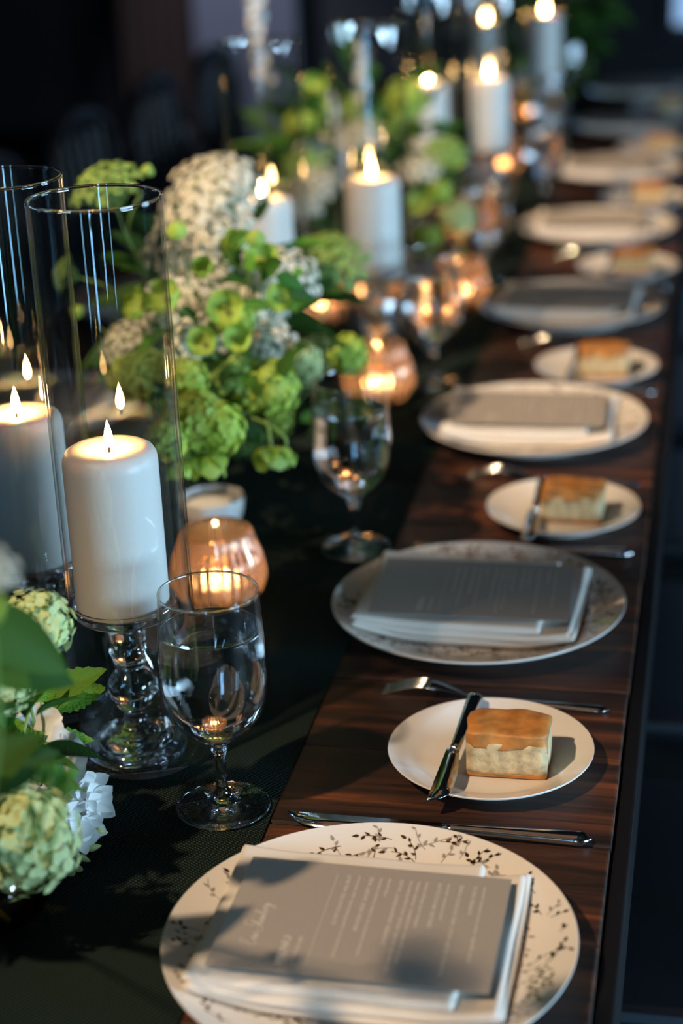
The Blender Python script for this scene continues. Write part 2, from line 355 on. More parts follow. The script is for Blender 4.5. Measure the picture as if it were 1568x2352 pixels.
# green runner
mb = MB(); nx, ny = 26, 220; vs = []; fs = []
ry0, ry1 = yt0 - 0.001, yt1 + 0.001
for jj in range(ny + 1):
    yy = ry0 + (ry1 - ry0) * jj / ny
    xr = -0.326 + 0.006 * noise.noise((yy * 2.1, 0.3, 0)) + 0.0025 * noise.noise((yy * 9, 4, 0)); xl = -0.785 + 0.008 * noise.noise((yy * 1.7, 8, 0))
    for ii in range(nx + 1):
        t = ii / nx; xx = xl + (xr - xl) * t
        edge = min(1, min(t, 1 - t) * 12)
        vs.append((xx, yy, 0.0014 + 0.0009 * edge * max(0.0, 0.5 + noise.noise((xx * 9, yy * 6, 0))) ))
for jj in range(ny):
    for ii in range(nx):
        a = jj * (nx + 1) + ii; fs.append((a, a + 1, a + nx + 2, a + nx + 1))
mb.add(vs, fs)
thing('table_runner', 'dark green gauze runner laid along the middle of the table', 'table runner', me=mb.mesh('table_runner', M['runner']))
ZR = 0.0026                                       # top of the runner

# ------------------------------------------------------------------ plates
def interp(pts, r):
    for (a, za), (b, zb) in zip(pts, pts[1:]):
        if r <= b: return za + (zb - za) * (r - a) / (b - a)
    return pts[-1][1]
DTOP = smooth_prof([(0, 0.0075), (0.06, 0.0075), (0.092, 0.0085), (0.108, 0.0120), (0.126, 0.0182), (0.140, 0.0232), (0.1422, 0.0240)], 5)
DBOT = smooth_prof([(0.1425, 0.0236), (0.1405, 0.0208), (0.126, 0.0148), (0.105, 0.0075), (0.092, 0.0035), (0.0905, 0.0002), (0.086, 0.0), (0.084, 0.003), (0.04, 0.004), (0, 0.004)], 4)
dinner_me = lathe(DTOP + DBOT, 96).mesh('dinner_plate', M['china'])
bt = [(r * 0.596, z * 0.75 + 0.0002) for r, z in DTOP]; bb = [(r * 0.596, z * 0.75) for r, z in DBOT]
side_me = lathe(bt + bb, 72).mesh('bread_plate', M['china'])
def pz(r): return interp(DTOP, r)
def leaf_print(seed, n, jitter):
    rr = random.Random(seed); mb = MB()
    def flat(pts2, lift):
        vs = []
        for (x, y) in pts2: vs.append((x, y, pz(min(math.hypot(x, y), 0.1415)) + lift))
        return vs
    def leaf(x, y, a, l, wd):
        ca, sa = math.cos(a), math.sin(a)
        o = [(0, 0), (0.3 * l, wd), (0.65 * l, wd * 0.8), (l, 0), (0.65 * l, -wd * 0.8), (0.3 * l, -wd)]
        p = [(x + ca * u - sa * v, y + sa * u + ca * v) for u, v in o]
        if max(math.hypot(*q) for q in p) > 0.1412: return
        mb.add(flat(p, 0.00025), [(0, 1, 2, 3, 4, 5)])
    for k in range(n):
        a = 2 * PI * k / n + rr.uniform(-0.06, 0.06); r0 = rr.choice((0.065, 0.082, 0.096, 0.108, 0.118, 0.125)) + rr.uniform(-0.006, 0.006)
        x, y = r0 * math.cos(a), r0 * math.sin(a); h = a + rr.choice((0.3, -0.4, PI / 2, -PI / 2, 0.9, -1.0)) + rr.uniform(-0.3, 0.3)
        st = rr.randint(4, 8); bend = rr.uniform(-0.22, 0.22); prev = None; side = 1
        for s in range(st):
            if math.hypot(x, y) > 0.139: break
            nx_, ny_ = -math.sin(h) * 0.0003, math.cos(h) * 0.0003
            cur = ((x + nx_, y + ny_), (x - nx_, y - ny_))
            if prev: mb.add(flat([prev[0], cur[0], cur[1], prev[1]], 0.0002), [(0, 1, 2, 3)])
            prev = cur
            if s > 0 and rr.random() < 0.72:
                leaf(x, y, h + side * rr.uniform(0.5, 1.0), rr.uniform(0.0040, 0.0060), rr.uniform(0.0010, 0.0015)); side = -side
            x += math.cos(h) * 0.0042; y += math.sin(h) * 0.0042; h += bend
        leaf(x, y, h, 0.0060, 0.0014)
    return mb
gold_me = leaf_print(3, 84, 0).mesh('gold_leaf_print', M['gold'], False)
grey_me = leaf_print(11, 76, 0).mesh('grey_leaf_print', M['greyprint'], False)

# napkin: three folded layers of linen with rolled edges, lying in the plate
def slab(mb, cx, cy, wd, dp, z0, th, seed, bulge=0.5, fray=False, lf=1.0):
    nx, ny = 44, 34
    us = [math.sin(PI / 2 * (-1 + 2 * i / nx)) * 0.55 + 0.45 * (-1 + 2 * i / nx) for i in range(nx + 1)]
    vv = [math.sin(PI / 2 * (-1 + 2 * i / ny)) * 0.7 + 0.3 * (-1 + 2 * i / ny) for i in range(ny + 1)]
    grid = {}; vs = []; fs = []
    for side in (1, -1):
        for j, v in enumerate(vv):
            for i, u in enumerate(us):
                x = cx + u * wd / 2; y = cy + v * dp / 2
                y += 0.0022 * noise.noise((x * 16 + seed * 7, v * 0.6, seed)) * (1 if abs(v) > 0.7 else 0.5)
                x += 0.0020 * noise.noise((y * 15, seed * 5.0 + u * 0.6, 2.0))
                if fray and u > 0.97: x += 0.0012 * noise.noise((y * 900, seed, 1))
                e = min((1 - abs(u)) * wd / 2, (1 - abs(v)) * dp / 2)
                t = th / 2 * (1 + bulge * math.exp(-((v + 1) * dp / 2) / 0.008))
                q = min(1.0, e / (t * 0.9)); t *= math.sqrt(max(0.0, 1 - (1 - q) ** 2))
                r = math.hypot(x, y); lift = max(0, pz(min(r, 0.142)) - 0.0078) * lf
                zc = z0 + th / 2 + lift + 0.0011 * noise.noise((x * 22, y * 22 + seed * 3, seed * 1.7))
                grid[(side, j, i)] = len(vs); vs.append((x, y, zc + side * t))
    for side in (1, -1):
        for j in range(ny):
            for i in range(nx):
                q = (grid[(side, j, i)], grid[(side, j, i + 1)], grid[(side, j + 1, i + 1)], grid[(side, j + 1, i)])
                fs.append(q if side > 0 else q[::-1])
    mb.add(vs, fs)
def napkin(seed):
    a = MB(); slab(a, -0.0030, 0.0005, 0.212, 0.166, 0.0092, 0.0060, seed)
    slab(a, -0.0040, -0.0015, 0.207, 0.162, 0.0156, 0.0060, seed + 1, 0.6, False, 0.65)
    b = MB(); slab(b, -0.0200, 0.0035, 0.181, 0.163, 0.0222, 0.0062, seed + 2, 0.7, True, 0.3)
    return a.mesh('lower_fold', M['linen']), b.mesh('upper_fold', M['linen'])
NAP = [napkin(s) for s in (1, 8, 15)]

# menu card with its printed lines
def text_mb(s, size, x, y, align, shear=0.0, space=1.0, width=None):
    c = bpy.data.curves.new('t', 'FONT'); c.body = s; c.size = size; c.align_x = align; c.shear = shear; c.space_character = space
    c.resolution_u = 2; c.fill_mode = 'FRONT'
    o = bpy.data.objects.new('t', c); COL.objects.link(o)
    dg = bpy.context.evaluated_depsgraph_get(); me = bpy.data.meshes.new_from_object(o.evaluated_get(dg))
    mb = MB(); vs = [v.co.copy() for v in me.vertices]; fs = [tuple(p.vertices) for p in me.polygons]
    if width and vs:
        x0, x1 = min(v.x for v in vs), max(v.x for v in vs); k = width / (x1 - x0)
        for v in vs: v.x *= k
    mb.add([(v.x + x, v.y + y, 0) for v in vs], fs)
    bpy.data.objects.remove(o); bpy.data.meshes.remove(me); bpy.data.curves.remove(c); return mb
lines = MB(); RXA = 0.0532
for s, x0, yb, cap in (('SLOW ROASTED HALIBUT', -0.0075, 0.0183, 1), ('charred sweet corn, toasted breadcrumbs, caper chimichurri', -0.046, 0.0117, 0),
        ('BRAISED BEEF SHORT RIBS', -0.0118, 0.0024, 1), ('heirloom roasted carrots, red wine rosemary reduction,', -0.040, -0.0040, 0), ('crispy parsnip', 0.0306, -0.0100, 0),
        ('CHOPPED GREENMARKET SALAD', -0.0253, -0.0192, 1), ('sugar snap peas, avocado, almonds, very young blueberries,', -0.0558, -0.0256, 0),
        ('lemon, persian cucumbers, ricotta salata,', -0.0444, -0.0310, 0), ('sunflower seeds, little gem lettuce', -0.0033, -0.0368, 0),
        ('GRILLED BROCCOLINI', -0.0005, -0.0465, 1), ('preserved lemon, pecorino', 0.0088, -0.0522, 0),
        ('WHIPPED CELERY ROOT AND POTATO PUREE', -0.0536, -0.0620, 1), ('SUMMER PASTA', 0.0181, -0.0716, 1), ('garden vegetables, roasted cherry tomatoes, pecorino', -0.0361, -0.0776, 0)):
    lines.merge(text_mb(s, 0.0040 if cap else 0.0036, RXA, yb, 'RIGHT', 0.0 if cap else 0.35, 1.1 if cap else 1.0, RXA - x0))
lines.merge(text_mb('MENU', 0.0082, -0.0575, 0.0440, 'LEFT', 0, 1.1, 0.031))
lines.merge(text_mb('served family style', 0.0042, -0.0582, 0.0365, 'LEFT', 0.35, 1.0, 0.033))
lines.add([(-0.0587, 0.02835, 0), (0.0533, 0.02835, 0), (0.0533, 0.02865, 0), (-0.0587, 0.02865, 0)], [(0, 1, 2, 3)])
lines_me = lines.mesh('menu_lettering', M['ink'], False)
def ribbon(mb, pts, wd):
    pts = smooth_prof(pts, 7); vs = []; fs = []
    for i, (x, y) in enumerate(pts):
        a = pts[max(i - 1, 0)]; b = pts[min(i + 1, len(pts) - 1)]; dx, dy = b[0] - a[0], b[1] - a[1]; l = math.hypot(dx, dy) or 1
        q = wd * (0.55 + 0.45 * abs(dy) / l); vs += [(x - dy / l * q, y + dx / l * q, 0), (x + dy / l * q, y - dx / l * q, 0)]
    for i in range(len(pts) - 1): fs.append((2 * i, 2 * i + 1, 2 * i + 3, 2 * i + 2))
    mb.add(vs, fs)
script = MB(); u = 0.00115
G = {'E': ([(3.4, 6.8), (2.6, 8), (1.0, 7.4), (1.0, 5.4), (2.4, 4.6), (1.0, 4.2), (0, 2.2), (0.8, 0.2), (2.6, 0.2), (4.6, 2.0)], 4.4),
     'r': ([(0, 0.6), (0.9, 3.0), (1.1, 2.3), (1.9, 2.5), (1.5, 0.6), (2.4, 0.4)], 2.2), 'i': ([(0, 0.5), (0.9, 2.7), (0.6, 0.3), (1.6, 0.9)], 1.6),
     'c': ([(0, 0.5), (1.9, 2.5), (1.0, 2.6), (0.4, 1.0), (1.0, 0.1), (2.4, 0.9)], 2.6),
     'S': ([(7.0, 8.2), (6.0, 9.2), (3.4, 8.2), (3.6, 5.6), (5.2, 3.0), (4.4, 0.2), (1.6, -0.8), (-0.4, 0.6), (1.2, 1.8), (4.6, 1.6)], 5.4),
     't': ([(0, 0.6), (1.7, 6.6), (1.0, 1.2), (1.5, 0.2), (2.4, 1.0)], 2.0), 'e': ([(0, 0.8), (1.6, 1.7), (1.5, 2.6), (0.6, 2.2), (0.6, 0.6), (1.3, 0.1), (2.4, 0.9)], 2.3),
     'n': ([(0, 0.4), (0.7, 2.5), (0.5, 0.2), (1.8, 2.5), (1.7, 0.3), (2.6, 0.9)], 2.6), 'b': ([(0, 0.8), (1.6, 4.6), (1.5, 6.6), (0.8, 4.0), (0.6, 0.6), (1.5, 0.1), (2.1, 1.6), (1.4, 2.4), (2.8, 2.2)], 2.8),
     'g': ([(2.0, 2.4), (0.8, 2.5), (0.3, 0.9), (1.3, 0.3), (2.1, 2.4), (1.6, -2.2), (0.4, -3.2), (-0.2, -2.0), (3.2, 1.6)], 3.2)}
px_ = 0.0
for ch in 'Eric Steinberg':
    if ch == ' ': px_ += 0.8; continue
    g, adv = G[ch]; ribbon(script, [((px_ + x + 0.25 * yv) * u * 1.16 - 0.0400, 0.0665 + yv * u * 1.25 + (px_ * u) * 0.02, ) for x, yv in g], 0.00024); px_ += adv * 1.05
name_me = script.mesh('handwritten_name', M['ink'], False)
CW, CH, CT = 0.1325, 0.1885, 0.0006
card_me = box(-CW / 2, CW / 2, -CH / 2, CH / 2, 0, CT).mesh('card_sheet', M['card'], False)

ordn = ['nearest', 'second', 'third', 'fourth', 'fifth', 'sixth', 'seventh', 'eighth']
PX = -0.213
def PY(i): return 0.996 + 0.5608 * i
def setting(x, yy, i, flip, where, first):
    rot = PI if flip else 0
    p = thing('dinner_plate', 'white dinner plate with fine leaf sprig pattern, ' + where, 'plate', (x, yy, 0.0), rot + 0.7 * i, 'dinner plates along the table')
    ob('plate_body', dinner_me, p); ob('gold_leaf_print', gold_me, p, label='metallic gold leaf sprigs'); ob('grey_leaf_print', grey_me, p, label='faint grey leaf sprigs')
    n = thing('napkin', 'folded cream linen napkin, ' + where.replace('set ', 'on the plate ').replace('lying ', 'on the plate '), 'napkin', (x, yy, 0.0008), rot + (0.0, -0.03, 0.02, -0.02, 0.03, 0.0, 0.02, -0.02)[i % 8], 'folded napkins on the dinner plates')
    a, b = NAP[i % 3]; ob('lower_fold', a, n); ob('upper_fold', b, n)
    c = thing('menu_card', 'taupe menu card with white lettering, ' + where.replace('set ', 'on the napkin ').replace('lying ', 'on the napkin '), 'menu card', (x - 0.0033, yy - 0.0017, 0.0338), rot + PI / 2 + (0.0, 0.03, 0.02, -0.03, 0.0, 0.03, -0.02, 0.0)[i % 8], 'menu cards on the napkins')
    c.rotation_mode = 'XYZ'; c.rotation_euler = (0.012, 0.004, c.rotation_euler[2])
    ob('card_sheet', card_me, c); ob('menu_lettering', lines_me, c, (0, 0, CT + 0.00012))
    if first: ob('handwritten_name', name_me, c, (0, 0, CT + 0.00012), label='white handwritten name')
for i in range(8):
    setting(PX + (0, 0.002, 0, 0.002, 0.004, 0.004, 0.006, 0.008)[i], PY(i), i, False, 'set %s along the right side' % ordn[i], i == 0)
for i in (2, 3):
    setting(-0.885, PY(i), i, True, 'lying across the runner behind hurricane glass' if i == 2 else 'lying across the runner behind lace flowers', False)

# ------------------------------------------------------------------ bread plates, bread, knives, forks
def bread_meshes(seed):
    def blob(x0, x1, y0, y1, z0, z1, amp, rnd, seed, holes=0.0):
        n = 9; mb = MB(); idx = {}; vs = []; fs = []
        def vert(i, j, k):
            if (i, j, k) in idx: return idx[(i, j, k)]
            x, y, z = (2 * i / n - 1), (2 * j / n - 1), (2 * k / n - 1)
            p = Vector((x, y, z)); q = 1 - rnd * sum(1 for c in (x, y, z) if abs(c) > 0.99) / 3 * (1 if sum(1 for c in (x, y, z) if abs(c) > 0.99) > 1 else 0)
            p *= q
            P = Vector((x0 + (x1 - x0) * (p.x + 1) / 2, y0 + (y1 - y0) * (p.y + 1) / 2, z0 + (z1 - z0) * (p.z + 1) / 2))
            P += Vector((noise.noise(P * 60 + Vector((seed, 0, 0))), noise.noise(P * 60 + Vector((0, seed, 3))), noise.noise(P * 45 + Vector((3, 1, seed))))) * amp
            idx[(i, j, k)] = len(vs); vs.append(P); return idx[(i, j, k)]
        for a in range(n):
            for b in range(n):
                for s in (0, n):
                    q = [(a, b, s), (a + 1, b, s), (a + 1, b + 1, s), (a, b + 1, s)]; q = q if s else q[::-1]; fs.append(tuple(vert(*c) for c in q))
                    q = [(s, a, b), (s, a + 1, b), (s, a + 1, b + 1), (s, a, b + 1)]; q = q if s else q[::-1]; fs.append(tuple(vert(*c) for c in q))
                    q = [(b, s, a), (b, s, a + 1), (b + 1, s, a + 1), (b + 1, s, a)]; q = q if s else q[::-1]; fs.append(tuple(vert(*c) for c in q))
        mb.add(vs, fs); return mb
    return (blob(-0.033, 0.033, -0.0215, 0.024, 0.0025, 0.030, 0.0014, 0.04, seed).mesh('crumb', M['crumb']),
            blob(-0.0335, 0.0330, -0.0215, 0.0243, 0.0235, 0.0395, 0.0036, 0.13, seed + 5).mesh('crust', M['crust']),
            blob(-0.0328, 0.0328, -0.0212, 0.0238, 0.0, 0.0035, 0.0005, 0.03, seed + 9).mesh('bottom_crust', M['crust']))
BR = [bread_meshes(s) for s in (2.0, 9.0)]
def blade_mb(L_, wd, th, tipr=1.0, curve=0.0):
    mb = MB(); n = 14; vs = []; fs = []
    for i in range(n + 1):
        t = i / n; w_ = wd * (0.62 + 0.38 * math.sin(min(1, t * 1.6) * PI / 2)) * (1 - max(0, (t - 0.78) / 0.22) ** 2.2 * 0.92); off = curve * t * t
        vs += [(t * L_, -0.38 * wd + off * 0, 0.5 * th), (t * L_, -0.38 * wd + w_, 0.12 * th), (t * L_, -0.38 * wd + w_, -0.12 * th), (t * L_, -0.38 * wd, -0.5 * th)]
    for i in range(n):
        for q in range(4): fs.append((4 * i + q, 4 * i + (q + 1) % 4, 4 * i + 4 + (q + 1) % 4, 4 * i + 4 + q))
    fs.append((3, 2, 1, 0)); fs.append((4 * n, 4 * n + 1, 4 * n + 2, 4 * n + 3)); mb.add(vs, fs); return mb
def handle_mb(L_, w0, w1, th):
    mb = MB(); n = 16; k = 10; vs = []; fs = []
    for i in range(n + 1):
        t = i / n; ww = (w0 + (w1 - w0) * t ** 1.4) * math.sqrt(max(0.02, 1 - max(0, (t - 0.93) / 0.07) ** 2)); hh = th * (0.75 + 0.25 * t) * math.sqrt(max(0.02, 1 - max(0, (t - 0.93) / 0.07) ** 2))
        for q in range(k):
            a = 2 * PI * q / k; c, s = math.cos(a), math.sin(a)
            vs.append((-t * L_, ww / 2 * math.copysign(abs(c) ** 0.7, c), hh / 2 * math.copysign(abs(s) ** 0.7, s)))
    for i in range(n):
        for q in range(k): fs.append((i * k + q, i * k + (q + 1) % k, (i + 1) * k + (q + 1) % k, (i + 1) * k + q))
    fs.append(tuple(range(k))[::-1]); fs.append(tuple(n * k + q for q in range(k))); mb.add(vs, fs); return mb
bk_blade = blade_mb(0.078, 0.0165, 0.0022).mesh('blade', M['steel']); bk_handle = handle_mb(0.094, 0.0090, 0.0140, 0.0080).mesh('handle', M['steel'])
tk_blade = blade_mb(0.125, 0.0185, 0.0022).mesh('blade', M['steel']); tk_handle = handle_mb(0.115, 0.008, 0.0165, 0.0085).mesh('handle', M['steel'])
def fork_meshes():
    nk = MB(); pts = []
    h = handle_mb(0.125, 0.0055, 0.0135, 0.0035)
    zc = lambda x: 0.010 * math.sin(min(max(x / 0.075, 0), 1) * PI) if x > 0 else 0
    n = 10; vs = []; fs = []; k = 8
    for i in range(n + 1):
        t = i / n; x = t * 0.036; ww = 0.0055 + 0.0185 * (1 - math.cos(t * PI)) / 2
        for q in range(k):
            a = 2 * PI * q / k; vs.append((x, ww / 2 * math.cos(a), zc(x) + 0.0013 * math.sin(a)))
    for i in range(n):
        for q in range(k): fs.append((i * k + q, i * k + (q + 1) % k, (i + 1) * k + (q + 1) % k, (i + 1) * k + q))
    fs.append(tuple(n * k + q for q in range(k))); nk.add(vs, fs)
    tine = tube([(0.035 + 0.0045 * q, 0, zc(0.035 + 0.0045 * q)) for q in range(11)], [0.0016 - 0.00009 * q for q in range(11)], 6).mesh('tine', M['steel'])
    return h.mesh('handle', M['steel']), nk.mesh('neck', M['steel']), tine
fk_handle, fk_neck, fk_tine = fork_meshes()
def dirrot(d, roll=0.0):
    d = Vector(d).normalized(); yv = Vector((0, 0, 1)).cross(d).normalized(); zv = d.cross(yv)
    return (Matrix((d, yv, zv)).transposed().to_quaternion() @ Quaternion((1, 0, 0), roll))
def setq(o, q): o.rotation_mode = 'QUATERNION'; o.rotation_quaternion = q
BXY = {1: (-0.164, 1.2767), 2: (-0.1514, 1.8286), 3: (-0.1513, 2.3703)}
for i in range(1, 8):
    bx, by = BXY.get(i, (-0.150 + 0.003 * i, PY(i) - 0.285)); wh = 'between the %s and %s dinner plates' % (ordn[i - 1], ordn[i])
    thing('bread_plate', 'small plain white bread plate ' + wh, 'plate', (bx, by, 0), 0, 'bread plates', side_me)
    cx, cy = (bx + 0.0165, by - 0.0105) if i == 1 else (bx + 0.012, by - 0.006)
    b = thing('bread', 'square of golden crusted bread on the bread plate ' + wh, 'bread', (cx, cy, 0.0068), (0.0, -0.03, 0.05, 0.0, -0.06, 0.03, 0.08)[i - 1], 'pieces of bread')
    for nm, me in zip(('crumb', 'crust', 'bottom_crust'), BR[i % 2]): ob(nm, me, b)
    if i < 6:
        A = Vector((-0.1862, 1.3545, 0.0)) - Vector((-0.164, 1.2767, 0)); B = Vector((-0.1966, 1.1825, 0)) - Vector((-0.164, 1.2767, 0))
        if i != 1: A = Vector((-0.0270, 0.066, 0)); B = Vector((-0.030, -0.100, 0))
        A += Vector((bx, by, 0.0225)); B += Vector((bx, by, 0.0155)); d = (B - A).normalized()
        k = thing('butter_knife', 'steel butter knife across the bread plate ' + wh, 'knife', A + d * 0.094 + Vector((0, 0, 0.0022)), 0, 'butter knives'); setq(k, dirrot(d))
        ob('blade', bk_blade, k); ob('handle', bk_handle, k)
for i in range(0, 5):
    y = PY(i) + 0.172
    k = thing('table_knife', 'steel table knife beyond the %s dinner plate' % ordn[i], 'knife', (-0.188 + 0.003 * i, y - 0.001, 0.0046), PI - 0.01 + 0.02 * (i % 2), 'table knives')
    ob('blade', tk_blade, k, (0, 0, -0.0010)); ob('handle', tk_handle, k)
for i in range(1, 5):
    y = PY(i) - 0.166
    k = thing('table_fork', 'steel fork on the near side of the %s dinner plate' % ordn[i], 'fork', (-0.200 + 0.002 * i, y + 0.0, 0.0020), PI - 0.075, 'table forks')
    ob('handle', fk_handle, k); ob('neck', fk_neck, k)
    for q in range(4): ob('tine', fk_tine, k, (0, -0.0084 + 0.0056 * q, 0))

# ------------------------------------------------------------------ water goblets
foot = smooth_prof([(0, 0.0), (0.030, 0.0), (0.0365, 0.0006), (0.0375, 0.0018), (0.035, 0.0032), (0.022, 0.0058), (0.010, 0.0100), (0.0052, 0.018), (0.0043, 0.032), (0.0046, 0.046), (0.0066, 0.0525), (0.0058, 0.056), (0.0095, 0.0605), (0.0105, 0.0622), (0, 0.0640)], 5)
gfoot = lathe(foot, 64).mesh('stem_and_foot', M['glass'])
bowl_o = smooth_prof([(0.0004, 0.0612), (0.012, 0.0628), (0.024, 0.0700), (0.0335, 0.0815), (0.0397, 0.0980), (0.0420, 0.1180), (0.0418, 0.1360), (0.0405, 0.1600), (0.0388, 0.1880)], 6)
def inset(p, t):
    out = []
    for i, (r, z) in enumerate(p):
        a = p[max(i - 1, 0)]; b = p[min(i + 1, len(p) - 1)]; dr, dz = b[0] - a[0], b[1] - a[1]; l = math.hypot(dr, dz) or 1
        out.append((max(0.0003, r - dz / l * t), z + dr / l * t))
    return out
bowl_i = inset(bowl_o, 0.0012)
gbowl = lathe(bowl_o + [(0.03905, 0.1884), (0.0389, 0.1889), (0.0384, 0.1891), (0.0378, 0.1889), (0.0375, 0.1884)] + bowl_i[::-1], 72).mesh('bowl', M['bowlglass'])
WL = 0.1585
wi = [p for p in inset(bowl_o, 0.0014) if p[1] < WL - 0.001]
rw = wi[-1][0]
gwater = lathe(wi + [(rw - 0.0002, WL - 0.0006), (rw - 0.0012, WL - 0.0008), (rw - 0.004, WL - 0.0012), (rw * 0.5, WL - 0.0012), (0, WL - 0.0012)], 72).mesh('water', M['water'])
# ------------------------------------------------------------------ candles in hurricane glasses on glass pedestals
TR, TH = 0.0518, 0.474
tube_me = lathe([(0.001, 0.0), (TR - 0.004, 0.0), (TR, 0.003), (TR, 0.004), (TR, 0.02), (TR, TH - 0.02), (TR, TH - 0.002), (TR, TH - 0.001), (TR - 0.0008, TH), (TR - 0.0016, TH), (TR - 0.0022, TH - 0.001), (TR - 0.0022, TH - 0.002), (TR - 0.0022, TH - 0.02), (TR - 0.0022, 0.02), (TR - 0.0022, 0.006), (TR - 0.0022, 0.0045), (TR - 0.005, 0.004), (0.001, 0.004)], 96).mesh('hurricane_glass', M['tube'])
def ring_me(r, z, t):
    return lathe([(r + t * math.cos(a), z + t * math.sin(a)) for a in [2 * PI * k / 10 for k in range(10)]], 120, True).mesh('rim', M['rimglass'])
tube_rim = ring_me(TR - 0.0011, TH, 0.00135); bowl_rim = ring_me(0.0383, 0.1889, 0.00085)
for i in range(7):
    x = (-0.322 if i == 4 else -0.3665 + 0.002 * math.sin(i * 2.0)) if i else -0.3665
    g = thing('water_goblet', 'stemmed glass goblet of water beside the %s right hand dinner plate' % ordn[i] if i else 'stemmed goblet filled with water standing nearest on the runner', 'glass', (x, 1.1775 + 0.5608 * i - (0.021 if i == 1 else 0), ZR), 0.3 * i, 'water goblets')
    ob('stem_and_foot', gfoot, g); ob('bowl', gbowl, g); ob('water', gwater, g); ob('rim', bowl_rim, g)
ped = smooth_prof([(0, 0.0), (0.038, 0.0), (0.0415, 0.001), (0.0418, 0.003), (0.039, 0.0055), (0.037, 0.006), (0.034, 0.009), (0.031, 0.0098), (0.026, 0.015), (0.018, 0.0185), (0.0105, 0.026), (0.0085, 0.034), (0.0105, 0.0375), (0.0185, 0.046), (0.0205, 0.056), (0.0185, 0.066), (0.0115, 0.0745), (0.0105, 0.078), (0.0135, 0.080), (0.0165, 0.091), (0.0145, 0.098), (0.0155, 0.104), (0.019, 0.117), (0.030, 0.1225), (0.0395, 0.1255), (0.0420, 0.1300), (0.0424, 0.1370), (0.0410, 0.1376), (0.0402, 0.1320), (0, 0.1312)], 4)
ped_me = lathe(ped, 72).mesh('pedestal', M['glass'])
CR = 0.0383
def candle_me(h):
    p = [(0, 0), (CR - 0.001, 0), (CR, 0.001), (CR, 0.003), (CR, 0.02), (CR, h - 0.03), (CR, h - 0.014), (CR, h - 0.012), (CR - 0.0008, h - 0.007), (CR - 0.003, h - 0.003), (CR - 0.0065, h - 0.0008), (CR - 0.010, h), (CR * 0.6, h - 0.0008), (0.014, h - 0.0030), (0.004, h - 0.0045), (0, h - 0.0045)]
    return lathe(p, 64).mesh('wax', M['wax'])
wick_me = tube([(0, 0, -0.004), (0.0002, 0, 0.004), (0.0012, 0.0006, 0.0085), (0.0024, 0.001, 0.0105)], [0.0012, 0.0012, 0.001, 0.0007], 6).mesh('wick', M['wick'])
fl = smooth_prof([(0.0003, 0.004), (0.0024, 0.006), (0.0036, 0.0095), (0.0035, 0.0135), (0.0024, 0.0190), (0.0010, 0.0240), (0.0002, 0.0268)], 4)
flame_me = lathe(fl, 16).mesh('flame', M['flame'])
flame_small = lathe([(r * 0.9, z * 0.72) for r, z in fl], 14).mesh('flame', M['tealflame'])
CM = {}
def hurricane(x, y, where, h=0.136, dx=-0.006, grp='pillar candles in hurricane glasses', glass=True, base=0.0):
    if glass:
        hg = thing('hurricane_glass', 'tall glass cylinder around the candle ' + where, 'vase', (x, y, ZR), 0, 'hurricane glasses')
        ob('glass_cylinder', tube_me, hg); ob('rim', tube_rim, hg)
    zb = ZR + (0.0048 if glass else 0.0)
    thing('candle_pedestal', 'turned glass pedestal under the candle ' + where, 'candle holder', (x + dx, y, zb), 0, 'glass candle pedestals', ped_me)
    if h not in CM: CM[h] = candle_me(h)
    c = thing('pillar_candle', 'lit white pillar candle ' + where, 'candle', (x + dx - 0.001, y, zb + 0.1318), 0, grp)
    ob('wax', CM[h], c); ob('wick', wick_me, c, (0, 0, h - 0.0045)); f_ = ob('flame', flame_me, c, (0.0004, 0, h - 0.0045))
A = (-0.4575, 1.2560)
hurricane(A[0], A[1], 'behind the nearest water goblet', 0.1385, -0.0055)
hurricane(-0.566, 1.335, 'at the left edge above the green flowers', 0.1385, -0.006)
hurricane(-0.5760, 2.245, 'half hidden behind white lace flowers')
hurricane(-0.4640, 2.385, 'between white lace flowers and third goblet', 0.136, 0.002)
hurricane(-0.5280, 3.300, 'far back before tall cream flower spires', 0.136, 0.0)
hurricane(-0.4210, 3.360, 'far back left of a white ball flower', 0.136, 0.0)
hurricane(-0.4080, 4.330, 'farthest along the table at the top edge', 0.15, 0.0)
hurricane(-0.5600, 4.420, 'at the far end left of the farthest candle', 0.125, 0.0)

# ------------------------------------------------------------------ ribbed votives with tealights
vo_o = smooth_prof([(0.024, 0.0), (0.034, 0.002), (0.043, 0.014), (0.0475, 0.030), (0.0455, 0.048), (0.0395, 0.064), (0.0355, 0.077)], 5)
vo_i = inset(vo_o, 0.0032)
NR = 32
vprof = [(0.0005, 0.0)] + vo_o + [(0.0346, 0.0785), (0.0335, 0.0785)] + vo_i[::-1] + [(0.0005, 0.0034)]
def ribf(r, z, a, j): return r * (1 + (0.045 * abs(math.cos(NR / 2 * a)) - 0.022) * (1 if 1 <= j <= len(vo_o) else 0) * min(1, r / 0.02))
votive_me = lathe(vprof, 256, False, ribf).mesh('ribbed_glass', M['rib'])
tl_cup = lathe([(0, 0.0), (0.0185, 0.0), (0.019, 0.0005), (0.019, 0.014), (0.0186, 0.014), (0.0186, 0.0125)], 32).mesh('tin_cup', M['tin'])
tl_wax = lathe([(0.0184, 0.001), (0.0184, 0.0118), (0.017, 0.0122), (0.004, 0.0112), (0, 0.0112)], 32).mesh('tealight_wax', M['wax'])
def votive(x, y, where, s=1.0):
    t = thing('votive_holder', 'round ribbed peach votive holder ' + where, 'candle holder', (x, y, ZR), R.uniform(0, 1), 'ribbed votives', votive_me)
    c = thing('tealight', 'lit tealight inside the ribbed votive ' + where, 'candle', (x, y, ZR + 0.0052), 0, 'tealights')
    ob('tin_cup', tl_cup, c); ob('tealight_wax', tl_wax, c); ob('flame', flame_small, c, (0, 0, 0.0112))
